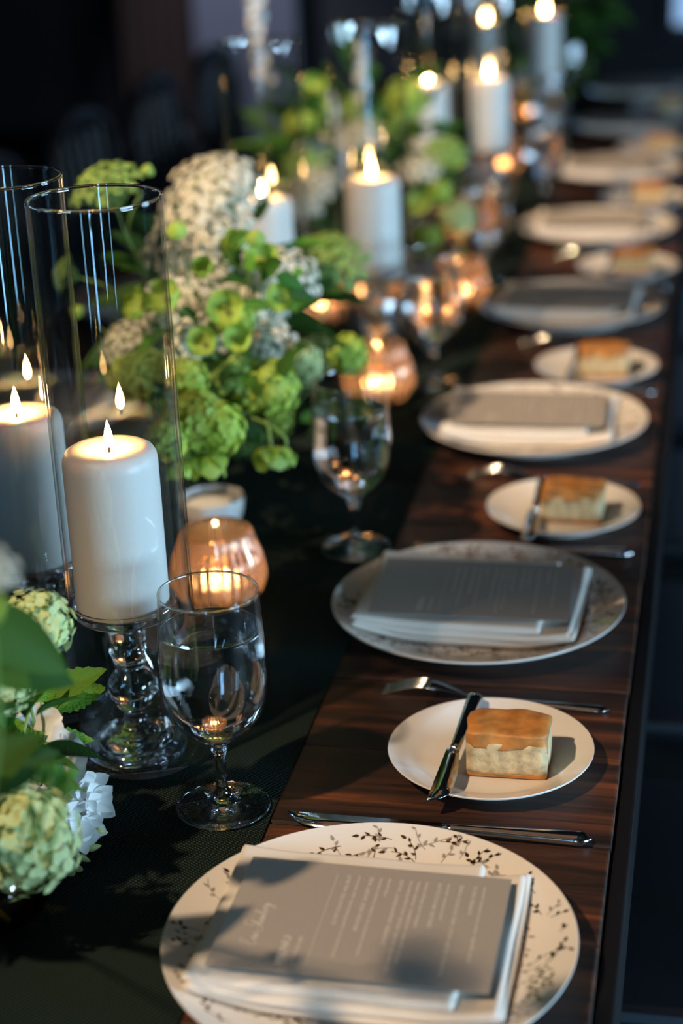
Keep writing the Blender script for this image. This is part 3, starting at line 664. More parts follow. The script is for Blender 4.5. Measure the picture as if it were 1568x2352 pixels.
votive(-0.4745, 1.5660, 'behind the nearest goblet')
votive(-0.4330, 2.2290, 'behind the second goblet under green leaves')
votive(-0.6030, 2.6300, 'behind the flowers left of the third goblet')
votive(-0.5350, 2.7200, 'standing left behind the third goblet')
for (u_, v_, wh) in ((1025, 705, 'seen through the third goblet'), (1083, 560, 'left of the fifth goblet'), (1148, 405, 'behind the fifth goblet'), (1300, 282, 'far away near the seventh plate')):
    p = onz(u_, v_); votive(p.x - (0.09 if u_ == 1300 else -0.02 if u_ == 1025 else 0), p.y, wh)
# small white dish
dish = smooth_prof([(0, 0.0), (0.022, 0.0), (0.026, 0.003), (0.033, 0.018), (0.0355, 0.036), (0.0345, 0.0368), (0.0315, 0.020), (0.024, 0.006), (0, 0.005)], 5)
sd = thing('small_dish', 'small white porcelain dish behind the ribbed votive under drooping flowers', 'dish', (-0.5340, 1.758, ZR))
ob('dish', lathe(dish, 48, False, lambda r, z, a, j: r * (1 + 0.02 * math.cos(8 * a) * min(1, z / 0.03))).mesh('dish', M['china']), sd)
ob('butter', lathe(smooth_prof([(0.031, 0.0245), (0.030, 0.0285), (0.022, 0.0315), (0.010, 0.034), (0.0, 0.0345)], 4), 32, False, lambda r, z, a, j: r * (1 + 0.02 * math.sin(5 * a))).mesh('butter', M['white']), sd, label='white butter filling the dish')

# ------------------------------------------------------------------ flowers: meshes
def facerot(d, nv):
    d = Vector(d).normalized(); yv = Vector(nv).cross(d).normalized(); zv = d.cross(yv)
    return Matrix((d, yv, zv)).transposed().to_quaternion()
def frame_to(nv, spin=0.0):
    return Vector(nv).normalized().to_track_quat('Z', 'Y') @ Quaternion((0, 0, 1), spin)
def leaf_mb(L_, wd, droop=0.25, fold=0.25, serr=0.0, n=9, tip=1.0):
    mb = MB(); vs = []; fs = []
    for i in range(n + 1):
        t = i / n; ww = wd / 2 * (math.sin(PI * min(1, t ** 0.75)) ** 0.8 if 0 < t < 1 else 0.02)
        if serr and i % 2: ww *= 1 - serr
        x = L_ * t; z = -droop * L_ * t * t
        for s in (-1, -0.5, 0, 0.5, 1):
            vs.append((x - (serr * 0.04 * L_ * abs(s) if i % 2 else 0), s * ww, z + abs(s) * ww * fold * 2 - (abs(s) == 0.5) * ww * 0.12))
    for i in range(n):
        for q in range(4): fs.append((5 * i + q, 5 * i + q + 1, 5 * i + q + 6, 5 * i + q + 5))
    mb.add(vs, fs); return mb
leafA = leaf_mb(0.055, 0.028).mesh('leaf', M['leafdark']); leafB = leaf_mb(0.045, 0.020, 0.4).mesh('leaf', M['leafmid'])
leafM = leaf_mb(0.042, 0.024, 0.3, 0.2, 0.16, 17).mesh('mint_leaf', M['mint'])
leafL = leaf_mb(0.085, 0.042, 0.25, 0.15).mesh('leaf', M['leafdark'])
def floret_mb(n=5, r=0.004, cup=0.25, wide=0.62):
    mb = MB()
    for k in range(n):
        a = 2 * PI * k / n; w_ = r * wide
        loc = [(0.0002, 0, 0), (r * 0.45, -w_ * 0.7, r * cup * 0.4), (r * 0.85, -w_ * 0.55, r * cup), (r, 0, r * cup * 0.9), (r * 0.85, w_ * 0.55, r * cup), (r * 0.45, w_ * 0.7, r * cup * 0.4)]
        ca, sa = math.cos(a), math.sin(a)
        mb.add([(ca * x - sa * y, sa * x + ca * y, z) for x, y, z in loc], [(0, 1, 2, 3), (0, 3, 4, 5)])
    return mb
def ball_mb(rad, nf, fr, seed, squash=0.9, low=-0.55, rough=0.12):
    rr = random.Random(seed); mb = MB(); fm = floret_mb(5, fr, 0.12, 0.75); ga = PI * (3 - math.sqrt(5))
    for i in range(nf):
        z = 1 - (1 - low) * (i + 0.5) / nf; r = math.sqrt(max(0, 1 - z * z)); a = ga * i
        d = Vector((r * math.cos(a), r * math.sin(a), z)); p = d * rad * (1 + rr.uniform(-rough, rough * 0.5)); p.z *= squash
        q = frame_to(d + Vector((rr.uniform(-.35, .35), rr.uniform(-.35, .35), rr.uniform(-.2, .3))), rr.uniform(0, 6))
        mb.merge(fm, Matrix.Translation(p) @ q.to_matrix().to_4x4() @ Matrix.Scale(rr.uniform(0.8, 1.15), 4))
    core = lathe([(0, -0.5 * rad), (0.5 * rad, -0.35 * rad), (0.74 * rad, 0.1 * rad), (0.55 * rad, 0.52 * rad), (0, 0.70 * rad)], 12); mb.merge(core)
    return mb
def umbel_mb(rad, dome, nrays, nfl, fr, seed, mats, drop=0.0):
    rr = random.Random(seed); mb = MB(); fm = floret_mb(4, fr, 0.1, 0.8); ga = PI * (3 - math.sqrt(5))
    for i in range(nrays):
        q = math.sqrt((i + 0.5) / nrays); a = ga * i; c = Vector((rad * q * math.cos(a), rad * q * math.sin(a), dome * (1 - q * q) + drop))
        mb.cur = 0; mb.merge(tube(curve3([(0, 0, -rad * 0.75), (c.x * 0.45, c.y * 0.45, -rad * 0.45 + c.z * 0.3), tuple(c)], 3), 0.0006, 3, False)); mb.cur = 1
        up = Vector((c.x, c.y, rad * 0.9)).normalized(); ur = rad * 0.155
        for k in range(nfl):
            qq = math.sqrt((k + 0.5) / nfl) * ur; b = ga * k + i; e = up.orthogonal().normalized(); g = up.cross(e)
            p = c + (e * math.cos(b) + g * math.sin(b)) * qq + up * (ur * 0.45 * (1 - (qq / ur) ** 2)) + Vector((rr.uniform(-1, 1), rr.uniform(-1, 1), rr.uniform(-1, 1))) * fr * 0.6
            mb.merge(fm, Matrix.Translation(p) @ frame_to(up + Vector((rr.uniform(-.4, .4), rr.uniform(-.4, .4), 0)), rr.uniform(0, 6)).to_matrix().to_4x4())
    mb.cur = 0; return mb
def bell_mb(r, open_=0.9, piece=0):              # hellebore: 0 = the centre of stamens, 1 = one broad petal
    mb = MB()
    for k in range(piece):
        a = 2 * PI * k / 5; n = 6; vs = []; fs = []
        for i in range(n + 1):
            t = i / n; w_ = r * 0.66 * math.sin(PI * min(1, (0.12 + 0.88 * t)) ** 0.9) ** 0.7 if t < 1 else 0.06 * r
            rad_ = r * open_ * math.sin(t * PI * 0.52); z = r * 0.85 * (1 - math.cos(t * PI * 0.5)) + (0.004 * r if k % 2 else 0)
            for s in (-1, 0, 1): vs.append((rad_ * (1 - 0.10 * abs(s)), s * w_, z + abs(s) * r * 0.08))
        for i in range(n):
            for q in range(2): fs.append((3 * i + q, 3 * i + q + 1, 3 * i + q + 4, 3 * i + q + 3))
        mb.add(vs, fs, Matrix.Rotation(a, 4, 'Z'))
    for k in range(0 if piece else 14):
        a = 2.4 * k; rr_ = r * 0.14 * math.sqrt(k / 14 + 0.1); mb.merge(tube([(rr_ * 0.4 * math.cos(a), rr_ * 0.4 * math.sin(a), 0), (rr_ * 1.6 * math.cos(a), rr_ * 1.6 * math.sin(a), r * 0.38)], r * 0.02, 3))
    return mb
def ruffle_mb(r, seed):                          # a broad ruffled petal
    mb = MB(); nt_, na = 8, 16; vs = []; fs = []
    for i in range(nt_ + 1):
        t = i / nt_
        for j in range(na + 1):
            a = (-1 + 2 * j / na) * 0.95; rr_ = r * (0.08 + 0.92 * t) * (1 - 0.10 * a * a)
            rr_ *= 1 + 0.05 * t * t * noise.noise((a * 9, seed, 0))
            z = r * (0.45 * t * t * (0.5 + 0.5 * a * a) + 0.16 * t ** 2 * noise.noise((a * 3.2, t * 2, seed)) + 0.05 * t ** 4 * math.sin(a * 17 + seed))
            vs.append((rr_ * math.cos(a), rr_ * math.sin(a), z))
    for i in range(nt_):
        for j in range(na):
            q = i * (na + 1) + j; fs.append((q, q + 1, q + na + 2, q + na + 1))
    mb.add(vs, fs); return mb
def petal_mb(L_, wd, cup=0.35):
    mb = MB(); n = 7; vs = []; fs = []
    for i in range(n + 1):
        t = i / n; ww = wd / 2 * (math.sin(PI * t ** 0.85) ** 0.75 if 0 < t < 1 else 0.02)
        for s in (-1, 0, 1): vs.append((L_ * t, s * ww, cup * L_ * t * t + abs(s) * ww * 0.35))
    for i in range(n):
        for q in range(2): fs.append((3 * i + q, 3 * i + q + 1, 3 * i + q + 4, 3 * i + q + 3))
    mb.add(vs, fs); return mb
def bud_mb(L_, r):
    return lathe(smooth_prof([(0.0002, 0), (r * 0.8, L_ * 0.2), (r, L_ * 0.45), (r * 0.55, L_ * 0.8), (0.0002, L_)], 3), 9)
laceW = [umbel_mb(0.036, 0.012, 28, 20, 0.0017, s, 0).mesh('lace_umbel', [M['stem'], M['lace']]) for s in (1, 2)]
ammiG = umbel_mb(0.036, 0.020, 34, 12, 0.0024, 5, 0).mesh('green_umbel', [M['stem'], M['ammi']])
ballL = ball_mb(0.026, 120, 0.0052, 3, 0.9, -0.55, 0.2).mesh('snowball_bloom', M['lime'])
ballW = ball_mb(0.030, 210, 0.0043, 4, 0.9, -0.6, 0.22).mesh('snowball_bloom', M['limewhite'])
ballC = ball_mb(0.032, 110, 0.0075, 6).mesh('white_ball_bloom', M['white'])
hellA = bell_mb(0.021).mesh('green_bell_bloom', M['bud']); hellB = bell_mb(0.021, 0.62).mesh('green_bell_bloom', M['bud'])
PETAL = {hellA.name: bell_mb(0.021, 0.9, 1).mesh('petal', M['hell']), hellB.name: bell_mb(0.021, 0.62, 1).mesh('petal', M['hell'])}
def petals(o, me):
    for k in range(5): ob('petal', PETAL[me.name], o, (0, 0, 0), (0, 0, 2 * PI * k / 5))
petalH = petal_mb(0.0195, 0.0140, 0.25).mesh('petal', M['white']); petalY = petal_mb(0.020, 0.012, 0.2).mesh('petal', M['yellow'])
ruff = [ruffle_mb(0.030, s).mesh('ruffled_petal', M['white']) for s in (1.3, 4.1, 7.7)]
budD = bud_mb(0.014, 0.007).mesh('bud', M['leafmid'])
budM = bud_mb(0.014, 0.0034).mesh('bud', M['bud']); budL = bud_mb(0.016, 0.0085).mesh('bud', M['hell'])
stock = MB()
fl5 = floret_mb(5, 0.0125, 0.3, 0.7)
rs = random.Random(5)
for k in range(26):
    z = 0.17 * k / 26; a = 2.4 * k; s = 1.0 - 0.55 * k / 26; d = Vector((math.cos(a), math.sin(a), 0.25))
    for q in range(2): stock.merge(fl5, Matrix.Translation((0.011 * s * math.cos(a), 0.011 * s * math.sin(a), z)) @ frame_to(d, q * 0.6).to_matrix().to_4x4() @ Matrix.Scale(s * (1 - 0.25 * q), 4))
stock.merge(tube([(0, 0, -0.01), (0, 0, 0.17)], 0.0025, 5)); stock_me = stock.mesh('white_stock_spire', M['white'])

def arrangement(name, label, base):
    return thing(name, label, 'flowers', base)
def bloom(par, me, p, nv, spin=0.0, s=1.0, name=None, stem=True, root=None, rad=0.0013, off=0.02):
    p = Vector(p); nv = Vector(nv).normalized(); b = par.location
    o = ob(name or me.name.split('.')[0], me, par, p - b, frame_to(nv, spin), s)
    if me.name in PETAL: petals(o, me)
    if stem:
        rt = Vector(root) if root is not None else Vector((b.x + R.uniform(-.02, .02), b.y + R.uniform(-.03, .03), b.z + 0.03))
        st = p - nv * off * s; c = st - nv * 0.05 + Vector((0, 0, -0.01)); c.z = max(c.z, 0.025); st.z = max(st.z, 0.01)
        ob('stem', tube(curve3([rt - b, (rt * 0.5 + c * 0.5) - b, c - b, st - b], 4), rad, 5, False).mesh('stem', M['stem']), par)
    return o
def leaf(par, me, p, d, roll=0.0, s=1.0):
    return ob(me.name.split('.')[0], me, par, Vector(p) - par.location, dirrot(d, roll), s)
def scatter_leaves(par, c, rad, n, mes, seed, smin=0.8, smax=1.4):
    rr = random.Random(seed)
    for k in range(n):
        d = Vector((rr.gauss(0, 1), rr.gauss(0, 1), rr.gauss(0.15, 0.8))).normalized(); q = rr.uniform(0.35, 0.95)
        p = Vector((c[0] + d.x * rad[0] * q, c[1] + d.y * rad[1] * q, c[2] + d.z * rad[2] * q))
        if p.z < 0.05: p.z = 0.05 + rr.uniform(0, 0.03)
        dd = (d + Vector((rr.uniform(-.6, .6), rr.uniform(-.6, .6), rr.uniform(-.2, .5)))).normalized()
        if p.z < 0.11 and dd.z < 0: dd.z = 0.1
        leaf(par, rr.choice(mes), p, dd, rr.uniform(-0.8, 0.8), rr.uniform(smin, smax))
TC = Vector((0.25, -0.8, 0.55))                   # most blooms look out and up

# --- near arrangement in the amber bowl
bp = onz(-30, 2105); bp.z = ZR
bw = smooth_prof([(0.0005, 0.0), (0.030, 0.0), (0.045, 0.008), (0.052, 0.026), (0.049, 0.046), (0.040, 0.060), (0.037, 0.064)], 5)
thing('flower_bowl', 'round amber glass bowl holding the nearest flowers', 'bowl', bp, 0, None, lathe(bw + [(0.0362, 0.0645)] + inset(bw, 0.002)[::-1], 60).mesh('flower_bowl', M['amber']))
ar = arrangement('flower_arrangement', 'nearest flowers with mint leaves, green snowballs and white ruffled petals', (bp.x, bp.y, ZR + 0.006))
RT = (bp.x, bp.y, ZR + 0.010)
bloom(ar, ballW, at(80, 1440, 1.27), (0.3, -0.5, 0.8), 0, 0.90, root=RT)
bloom(ar, ballW, at(5, 1565, 1.24), (0.0, -0.6, 0.6), 1, 0.75, root=RT)
bloom(ar, ballW, at(52, 1925, 1.20), (0.3, -0.8, 0.35), 2, 1.22, root=RT)
bloom(ar, ballW, at(-40, 1800, 1.24), (0.0, -0.8, 0.5), 2, 1.0, root=RT)
mp_ = at(118, 1605, 1.36)
ob('mint_stem', tube([Vector(RT) - ar.location, at(112, 1760, 1.36) - ar.location, mp_ - ar.location], [0.0016, 0.0014, 0.0012], 6).mesh('mint_stem', pbr('mint_stem', (0.20, 0.12, 0.06), 0.6)), ar)
for (u_, v_, zz, du, dv, dz, me, s, nv) in (
        (100, 1622, 1.360, 100, -82, -0.005, leafM, 1.28, (-0.3, -0.75, 0.6)), (112, 1625, 1.368, 86, -40, 0.012, leafM, 1.2, (0.4, -0.5, 0.7)), (102, 1620, 1.355, -95, -30, -0.005, leafM, 1.1, (-0.1, -0.7, 0.6)),
        (106, 1612, 1.350, 12, -64, -0.015, leafM, 0.55, (0.3, -0.8, 0.2)), (45, 1700, 1.345, 62, -22, -0.005, leafM, 0.60, (0.0, -0.6, 0.8)), (40, 1640, 1.36, 40, -60, 0.0, leafM, 0.6, (-0.3, -0.8, 0.4)),
        (92, 1712, 1.335, 102, -28, 0.008, leafM, 0.98, (0.0, -0.45, 0.85)), (-15, 1660, 1.33, 66, 30, -0.01, leafM, 0.9, (0, -0.6, 0.7)), (10, 1720, 1.34, 50, -30, -0.01, leafM, 0.8, (0, -0.6, 0.7)),
        (-75, 1405, 1.06, 250, 140, 0.01, leafL, 0.85, (0.25, -0.7, 0.6)), (-60, 1500, 1.09, 215, 60, 0.0, leafL, 0.75, (-0.1, -0.7, 0.6)), (-110, 1850, 1.05, 170, -170, 0.01, leafL, 0.80, (-0.3, -0.8, 0.5)), (-105, 1800, 1.09, 230, -75, 0.01, leafL, 0.78, (0.1, -0.85, 0.5)), (-110, 1735, 1.07, 190, -30, 0.0, leafL, 0.65, (0.0, -0.6, 0.7))):
    p = at(u_, v_, zz); q = at(u_ + du, v_ + dv, zz + dz); o = leaf(ar, me, p, q - p, 0, s); setq(o, facerot(q - p, nv))
for (u_, v_, zz, du, dv, k, s, nv) in ((78, 1700, 1.340, 52, -58, 0, 1.0, (0.1, -0.75, 0.65)), (80, 1680, 1.380, -30, -40, 1, 0.65, (-0.1, -0.7, 0.7)), (104, 1772, 1.325, 100, -42, 2, 1.2, (0.1, -0.7, 0.7)),
        (100, 1782, 1.350, 80, 22, 1, 1.05, (0.2, -0.8, 0.5)), (92, 1745, 1.362, 95, 8, 0, 1.0, (0.0, -0.8, 0.6)), (92, 1800, 1.345, 66, 62, 2, 0.95, (0.1, -0.9, 0.4)), (60, 1790, 1.34, 20, 80, 1, 0.9, (0, -0.9, 0.4))):
    p = at(u_, v_, zz); q = at(u_ + du, v_ + dv, zz); o = ob('ruffled_petal', ruff[k], ar, p - ar.location, None, s); setq(o, facerot(q - p, nv))
rr = random.Random(21)
for (u_, v_, zz, s) in ((225, 1850, 1.352, 0.9), (205, 1800, 1.355, 0.9), (186, 1905, 1.345, 0.9), (192, 1812, 1.350, 1.0), (215, 1835, 1.352, 0.95), (180, 1868, 1.345, 1.05), (160, 1905, 1.335, 1.0), (200, 1890, 1.345, 0.85), (135, 1955, 1.33, 0.9), (150, 1850, 1.34, 0.9), (180, 1930, 1.340, 0.8), (120, 1890, 1.34, 0.9)):
    p = at(u_, v_, zz); f_ = ob('pointed_bloom', bud_mb(0.004, 0.002).mesh('pointed_bloom', M['bud']), ar, p - ar.location, frame_to((0.55 + rr.uniform(-.3, .3), -0.6, 0.25 + rr.uniform(-.3, .3)), rr.uniform(0, 6)), s)
    for k in range(4): ob('petal', petalH, f_, (0, 0, 0.001), (0, -0.5 + 0.12 * rr.uniform(-1, 1), k * PI / 2 + 0.2 * rr.uniform(-1, 1)))
for (u_, v_, du, dv, zz) in ((195, 1950, 38, -8, 1.34), (170, 1950, 12, 34, 1.335), (160, 1985, 6, 44, 1.33), (150, 1975, -14, 36, 1.33), (172, 1985, 22, 32, 1.335), (178, 1965, 30, 14, 1.335), (215, 1905, 34, 8, 1.345), (148, 1945, -4, 36, 1.33), (165, 2005, 14, 36, 1.33), (158, 2010, -8, 34, 1.33)):
    p = at(u_, v_, zz); q = at(u_ + du, v_ + dv, zz); ob('bud', budM, ar, p - ar.location, frame_to(q - p), (q - p).length / 0.014)
p = at(122, 1832, 1.335); leaf(ar, petalY, p, at(165, 1838, 1.33) - p, 0.6, 0.9)
for k in range(9): ob('stem', tube(curve3([Vector((R.uniform(-.03, .03), R.uniform(-.03, .03), 0.004)), Vector((R.uniform(-.02, .02), R.uniform(-.02, .02), 0.04)), Vector((R.uniform(-.015, .03), R.uniform(-.03, .03), 0.09))], 4), 0.0022, 6).mesh('stem', M['stem']), ar)
scatter_leaves(ar, (bp.x + 0.01, bp.y + 0.03, 0.12), (0.055, 0.05, 0.06), 26, [leafA, leafB], 4, 0.6, 0.9)
scatter_leaves(ar, (bp.x - 0.05, bp.y - 0.06, 0.13), (0.09, 0.10, 0.07), 60, [leafA, leafB], 14, 0.8, 1.2)
for p_, s_ in (((-0.095, -0.06, 0.13), 1.2), ((-0.06, -0.12, 0.12), 1.1), ((-0.13, -0.02, 0.10), 1.2)):
    bloom(ar, ballW, bp + Vector(p_), (-0.2, -0.3, 0.9), 0, s_, root=RT)
for me_, p_, s_ in ((laceW[0], (-0.345, 0.735, 0.40), 0.55), (hellA, (-0.335, 0.70, 0.46), 0.8), (hellA, (-0.355, 0.755, 0.365), 0.7), (laceW[1], (-0.40, 0.72, 0.46), 0.6), (hellA, (-0.43, 0.70, 0.40), 0.7)):
    bloom(ar, me_, Vector(p_), (0.1, -0.3, 0.9), 0, s_, root=RT)
for p_ in ((-0.357, 0.826, 0.236), (-0.352, 0.838, 0.226), (-0.368, 0.832, 0.232), (-0.349, 0.822, 0.224), (-0.364, 0.842, 0.222)):
    bloom(ar, budD, Vector(p_), (0.4, -0.2, 0.8), 0, 0.6, root=(-0.42, 0.93, 0.15), rad=0.0009, off=0.0)
# pale feathery bloom at the left edge
bloom(ar, laceW[0], at(8, 1635, 1.34), (-0.2, -0.6, 0.6), 0, 0.5, root=RT)

# --- middle arrangement: lace umbels, lime snowballs, nodding bells
a2 = arrangement('flower_arrangement', 'large white lace and lime green flowers behind the nearest hurricane glass', (-0.545, 1.93, ZR))
def put(par, rows, Z0):
    for (me, u_, v_, dz, s, nv) in rows:
        bloom(par, me, at(u_, v_, Z0 + dz), nv, R.uniform(0, 6), s)
UPF = (0.1, -0.45, 0.85)
put(a2, [(laceW[0], 455, 455, 0.00, 1.35, (-0.3, -0.45, 0.8)), (laceW[1], 490, 405, 0.06, 1.3, (0, -0.3, 0.9)), (laceW[0], 540, 425, 0.06, 1.05, (0.35, -0.35, 0.85)), (laceW[1], 510, 480, 0.0, 1.15, (0.2, -0.6, 0.7)),
         (laceW[0], 405, 560, -0.05, 1.2, (-0.3, -0.6, 0.7)), (laceW[1], 480, 540, -0.03, 1.2, UPF), (laceW[0], 600, 700, 0.05, 0.9, (0.4, -0.5, 0.7)), (laceW[1], 450, 640, -0.06, 1.15, (-0.1, -0.7, 0.7)), (laceW[0], 575, 655, -0.04, 1.1, (0.2, -0.7, 0.6)),
         (laceW[1], 655, 640, 0.0, 1.1, (0.4, -0.6, 0.6)), (laceW[0], 370, 700, -0.10, 1.0, (-0.4, -0.6, 0.6)), (laceW[1], 500, 745, -0.08, 0.95, (0.0, -0.8, 0.6)), (laceW[1], 415, 800, -0.12, 0.9, (-0.2, -0.8, 0.5)),
         (laceW[0], 280, 790, -0.08, 0.8, (-0.4, -0.6, 0.6)), (laceW[1], 620, 790, -0.05, 0.8, (0.2, -0.8, 0.5)),
         (ammiG, 245, 430, -0.12, 1.05, (-0.25, -0.3, 0.9)), (ammiG, 765, 600, 0.16, 1.25, (0.3, -0.4, 0.85)), (ammiG, 150, 630, -0.06, 0.55, (-0.8, -0.3, 0.3)), (ammiG, 545, 860, -0.12, 0.8, UPF), (ammiG, 335, 850, -0.16, 0.8, UPF),
         (hellA, 600, 603, -0.12, 0.95, (0.2, -0.6, 0.7)), (hellA, 522, 715, -0.14, 1.05, (0.1, -0.8, 0.5)), (hellA, 545, 565, -0.08, 0.8, (-0.2, -0.5, 0.8)), (hellB, 470, 620, -0.12, 0.8, (0, -0.7, 0.6)), (hellA, 390, 690, -0.16, 1.0, (-0.3, -0.7, 0.6)), (hellA, 640, 690, -0.08, 0.9, (0.4, -0.7, 0.5)),
         (hellA, 330, 705, -0.14, 0.9, (-0.5, -0.6, 0.5)), (hellA, 470, 790, -0.16, 0.85, (0, -0.8, 0.5)), (hellA, 545, 780, -0.14, 0.8, (0.2, -0.8, 0.4)),
         (ballL, 620, 890, -0.12, 1.12, (0.3, -0.8, 0.4)), (ballL, 800, 815, 0.00, 0.85, (0.5, -0.7, 0.3)), (ballL, 445, 965, -0.20, 1.15, (-0.1, -0.8, 0.3)), (ballL, 500, 985, -0.2, 1.0, (0.2, -0.8, 0.3)), (ballL, 385, 1010, -0.22, 0.8, (-0.3, -0.8, 0.3)), (ballL, 540, 730, -0.1, 0.8, (0.2, -0.8, 0.4)), (ballL, 430, 870, -0.18, 0.8, (0, -0.8, 0.4)), (ballL, 300, 870, -0.14, 0.9, (-0.4, -0.7, 0.4)), (ballL, 640, 960, -0.08, 0.7, (0.4, -0.8, 0.2)), (ballL, 575, 905, -0.12, 0.7, (0.1, -0.9, 0.3)),
         (ballW, 690, 835, -0.02, 0.8, (0.3, -0.8, 0.4)), (ballW, 730, 815, 0.03, 0.7, (0.4, -0.7, 0.4)), (budL, 190, 725, -0.08, 1.0, (-0.5, -0.3, 0.5)), (budL, 335, 405, -0.05, 0.9, (0.3, 0.0, 0.8)), (budL, 410, 545, -0.14, 1.3, (0, -0.5, 0.8)), (budL, 585, 560, -0.12, 1.2, (0.3, -0.5, 0.8))], 1.93)
rl_ = random.Random(77)
for k in range(46):
    u_, v_ = rl_.uniform(330, 690), rl_.uniform(560, 1010); p = at(u_, v_, 1.83 + rl_.uniform(-0.06, 0.10)); a_ = rl_.uniform(-0.6, 3.7)
    q = at(u_ + 80 * math.cos(a_), v_ - 80 * math.sin(a_), 1.80); o = leaf(a2, rl_.choice((leafB, leafB, leafA)), p, q - p, 0, rl_.uniform(0.6, 1.0)); setq(o, facerot(q - p, (rl_.uniform(-.5, .3), -0.7, 0.6)))
# bells that nod on arched stems
for (u_, v_, zz, s, pk) in ((478, 1105, 1.74, 1.35, (440, 1000)), (625, 1085, 1.79, 1.30, (610, 965)), (410, 1105, 1.70, 0.95, (425, 1010)), (655, 1075, 1.80, 0.8, (570, 960))):
    p = at(u_, v_, zz); q = at(pk[0], pk[1], zz + 0.01); rt = at(pk[0] - 15, pk[1] + 70, zz + 0.08)
    o = ob('green_bell_bloom', hellB, a2, p + Vector((0, 0, 0.022 * s)) - a2.location, frame_to((0.1, -0.25, -1), R.uniform(0, 6)), s); petals(o, hellB)
    ob('stem', tube(curve3([rt - a2.location, q - a2.location, p + Vector((0, 0, 0.035)) - a2.location, p + Vector((0, 0, 0.022 * s)) - a2.location], 5), 0.0017, 6).mesh('stem', M['stem']), a2)
scatter_leaves(a2, (-0.565, 1.93, 0.20), (0.115, 0.16, 0.13), 120, [leafA, leafB, leafA], 9)
scatter_leaves(a2, (-0.53, 1.82, 0.10), (0.12, 0.08, 0.07), 46, [leafA, leafB], 19, 0.7, 1.1)

# --- arrangement behind the third candle pair
a3 = arrangement('flower_arrangement', 'green and cream flowers with white spires behind the middle candles', (-0.66, 3.02, ZR))
put(a3, [(stock_me, 835, 330, 0.0, 1.0, (0.0, 0.0, 1)), (stock_me, 790, 420, -0.05, 0.9, (-0.1, 0, 1)), (stock_me, 610, 190, 0.15, 1.0, (-0.15, 0.05, 1)), (stock_me, 590, 60, 0.2, 0.9, (0.1, 0, 1)),
         (ballL, 725, 260, 0.0, 1.3, UPF), (ballL, 690, 290, -0.05, 1.1, UPF), (ballL, 760, 230, 0.05, 1.1, UPF), (ballL, 930, 230, 0.0, 1.4, UPF), (ballL, 900, 290, 0.0, 1.2, UPF), (ballL, 985, 545, -0.25, 0.75, UPF), (ballL, 1010, 440, -0.2, 0.7, UPF),
         (laceW[0], 735, 330, -0.05, 1.2, UPF), (laceW[1], 830, 310, -0.1, 1.1, UPF), (laceW[0], 960, 390, -0.15, 1.0, UPF), (laceW[1], 730, 420, -0.15, 1.2, UPF), (laceW[0], 690, 470, -0.2, 1.0, UPF),
         (ammiG, 840, 250, 0.0, 1.2, UPF), (ammiG, 1020, 350, -0.1, 1.0, UPF), (ammiG, 700, 380, -0.1, 1.0, UPF), (ballW, 1050, 500, -0.2, 0.9, UPF), (hellA, 1040, 380, -0.1, 1.1, UPF), (hellA, 960, 480, -0.2, 1.1, UPF), (hellA, 720, 210, 0.0, 1.2, UPF)], 2.98)
scatter_leaves(a3, (-0.62, 3.02, 0.20), (0.17, 0.18, 0.16), 130, [leafA, leafB, leafB], 29, 0.9, 1.6)
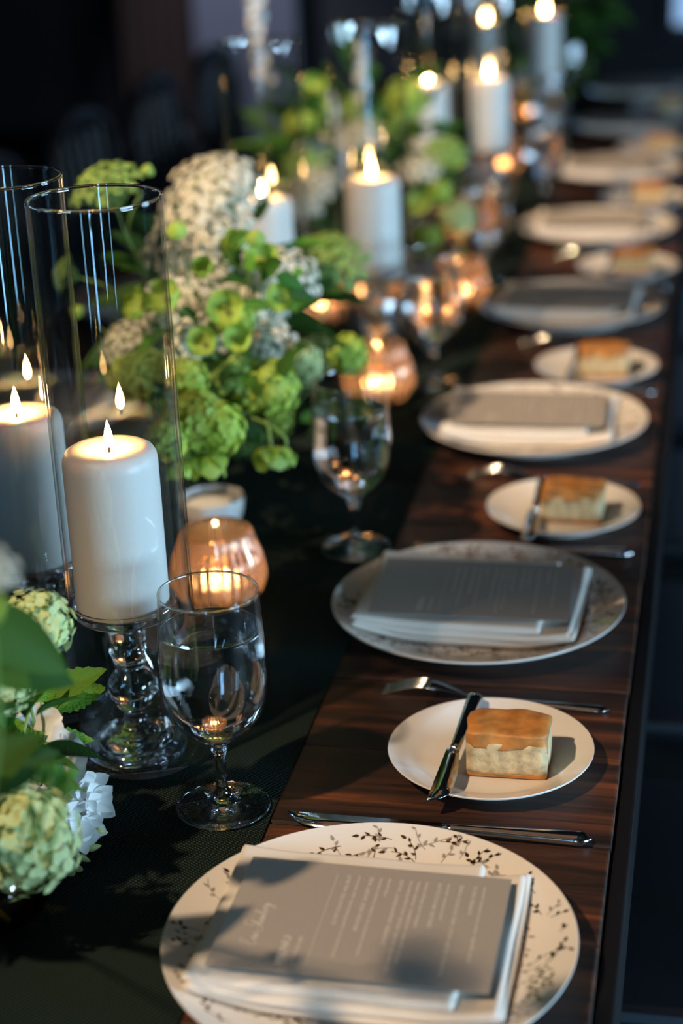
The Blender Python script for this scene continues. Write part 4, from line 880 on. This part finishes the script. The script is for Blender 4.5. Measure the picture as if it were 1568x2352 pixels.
# --- far arrangement
a4 = arrangement('flower_arrangement', 'farthest green and white flowers beside the far end candles', (-0.44, 4.64, ZR))
put(a4, [(ballC, 1205, 190, 0.0, 1.35, UPF), (ballC, 1215, 160, 0.05, 1.0, UPF), (ballW, 1265, 170, 0.0, 1.2, UPF), (ballW, 1290, 130, 0.05, 1.1, UPF), (ammiG, 1250, 195, -0.05, 1.2, UPF), (ammiG, 1320, 150, 0.05, 1.2, UPF),
         (ballC, 1090, 15, 0.2, 1.2, UPF), (laceW[0], 1060, 60, 0.2, 1.2, UPF), (laceW[1], 1190, 70, 0.1, 1.1, UPF), (laceW[0], 1060, 180, 0.0, 1.0, UPF), (hellA, 1285, 225, -0.15, 1.2, UPF), (ammiG, 1215, 225, -0.1, 1.0, UPF), (stock_me, 1080, 160, 0.1, 1.0, (0, 0, 1))], 4.5)
scatter_leaves(a4, (-0.44, 4.66, 0.18), (0.16, 0.15, 0.14), 120, [leafA, leafB, leafA], 39, 1.0, 1.8)
scatter_leaves(a4, (-0.40, 4.62, 0.30), (0.12, 0.10, 0.12), 40, [leafA], 49, 1.0, 1.8)

# ------------------------------------------------------------------ chairs
seat_me = box(-0.21, 0.21, -0.215, 0.215, -0.035, 0.0, 0.012).mesh('seat', M['black'], False)
leg_me = box(-0.016, 0.016, -0.016, 0.016, -0.425, -0.0352, 0.003).mesh('leg', M['black'], False)
post_me = tube(curve3([(0.195, 0, -0.03), (0.215, 0, 0.15), (0.235, 0, 0.32)], 4), 0.014, 8).mesh('back_post', M['black'])
top_me = tube(curve3([(0.235, -0.20, 0.30), (0.245, -0.17, 0.39), (0.25, -0.09, 0.43), (0.25, 0, 0.44), (0.25, 0.09, 0.43), (0.245, 0.17, 0.39), (0.235, 0.20, 0.30)], 5), 0.018, 8).mesh('top_rail', M['black'])
spl_me = tube(curve3([(0.20, 0, -0.01), (0.225, 0, 0.2), (0.248, 0, 0.43)], 4), 0.009, 6).mesh('spindle', M['black'])
def chair(x, y, rz, label, grp):
    c = thing('dining_chair', label, 'chair', (x, y, -0.292), rz, grp); ob('seat', seat_me, c)
    for sx in (-0.18, 0.18):
        for sy in (-0.18, 0.18): ob('leg', leg_me, c, (sx, sy, -0.033))
    for sy in (-0.19, 0.19): ob('back_post', post_me, c, (0, sy, 0))
    ob('top_rail', top_me, c)
    for sy in (-0.12, -0.06, 0, 0.06, 0.12): ob('spindle', spl_me, c, (0, sy, 0))
for i in range(1, 7): chair(0.03, PY(i) + 0.01, 0, 'black chair tucked under the table at the %s right hand place' % ordn[i], 'chairs along the right side')
for i in range(2, 8): chair(-1.14, PY(i) - 0.05, PI, 'dark round backed chair on the left side, place %s' % ordn[i], 'chairs along the left side')
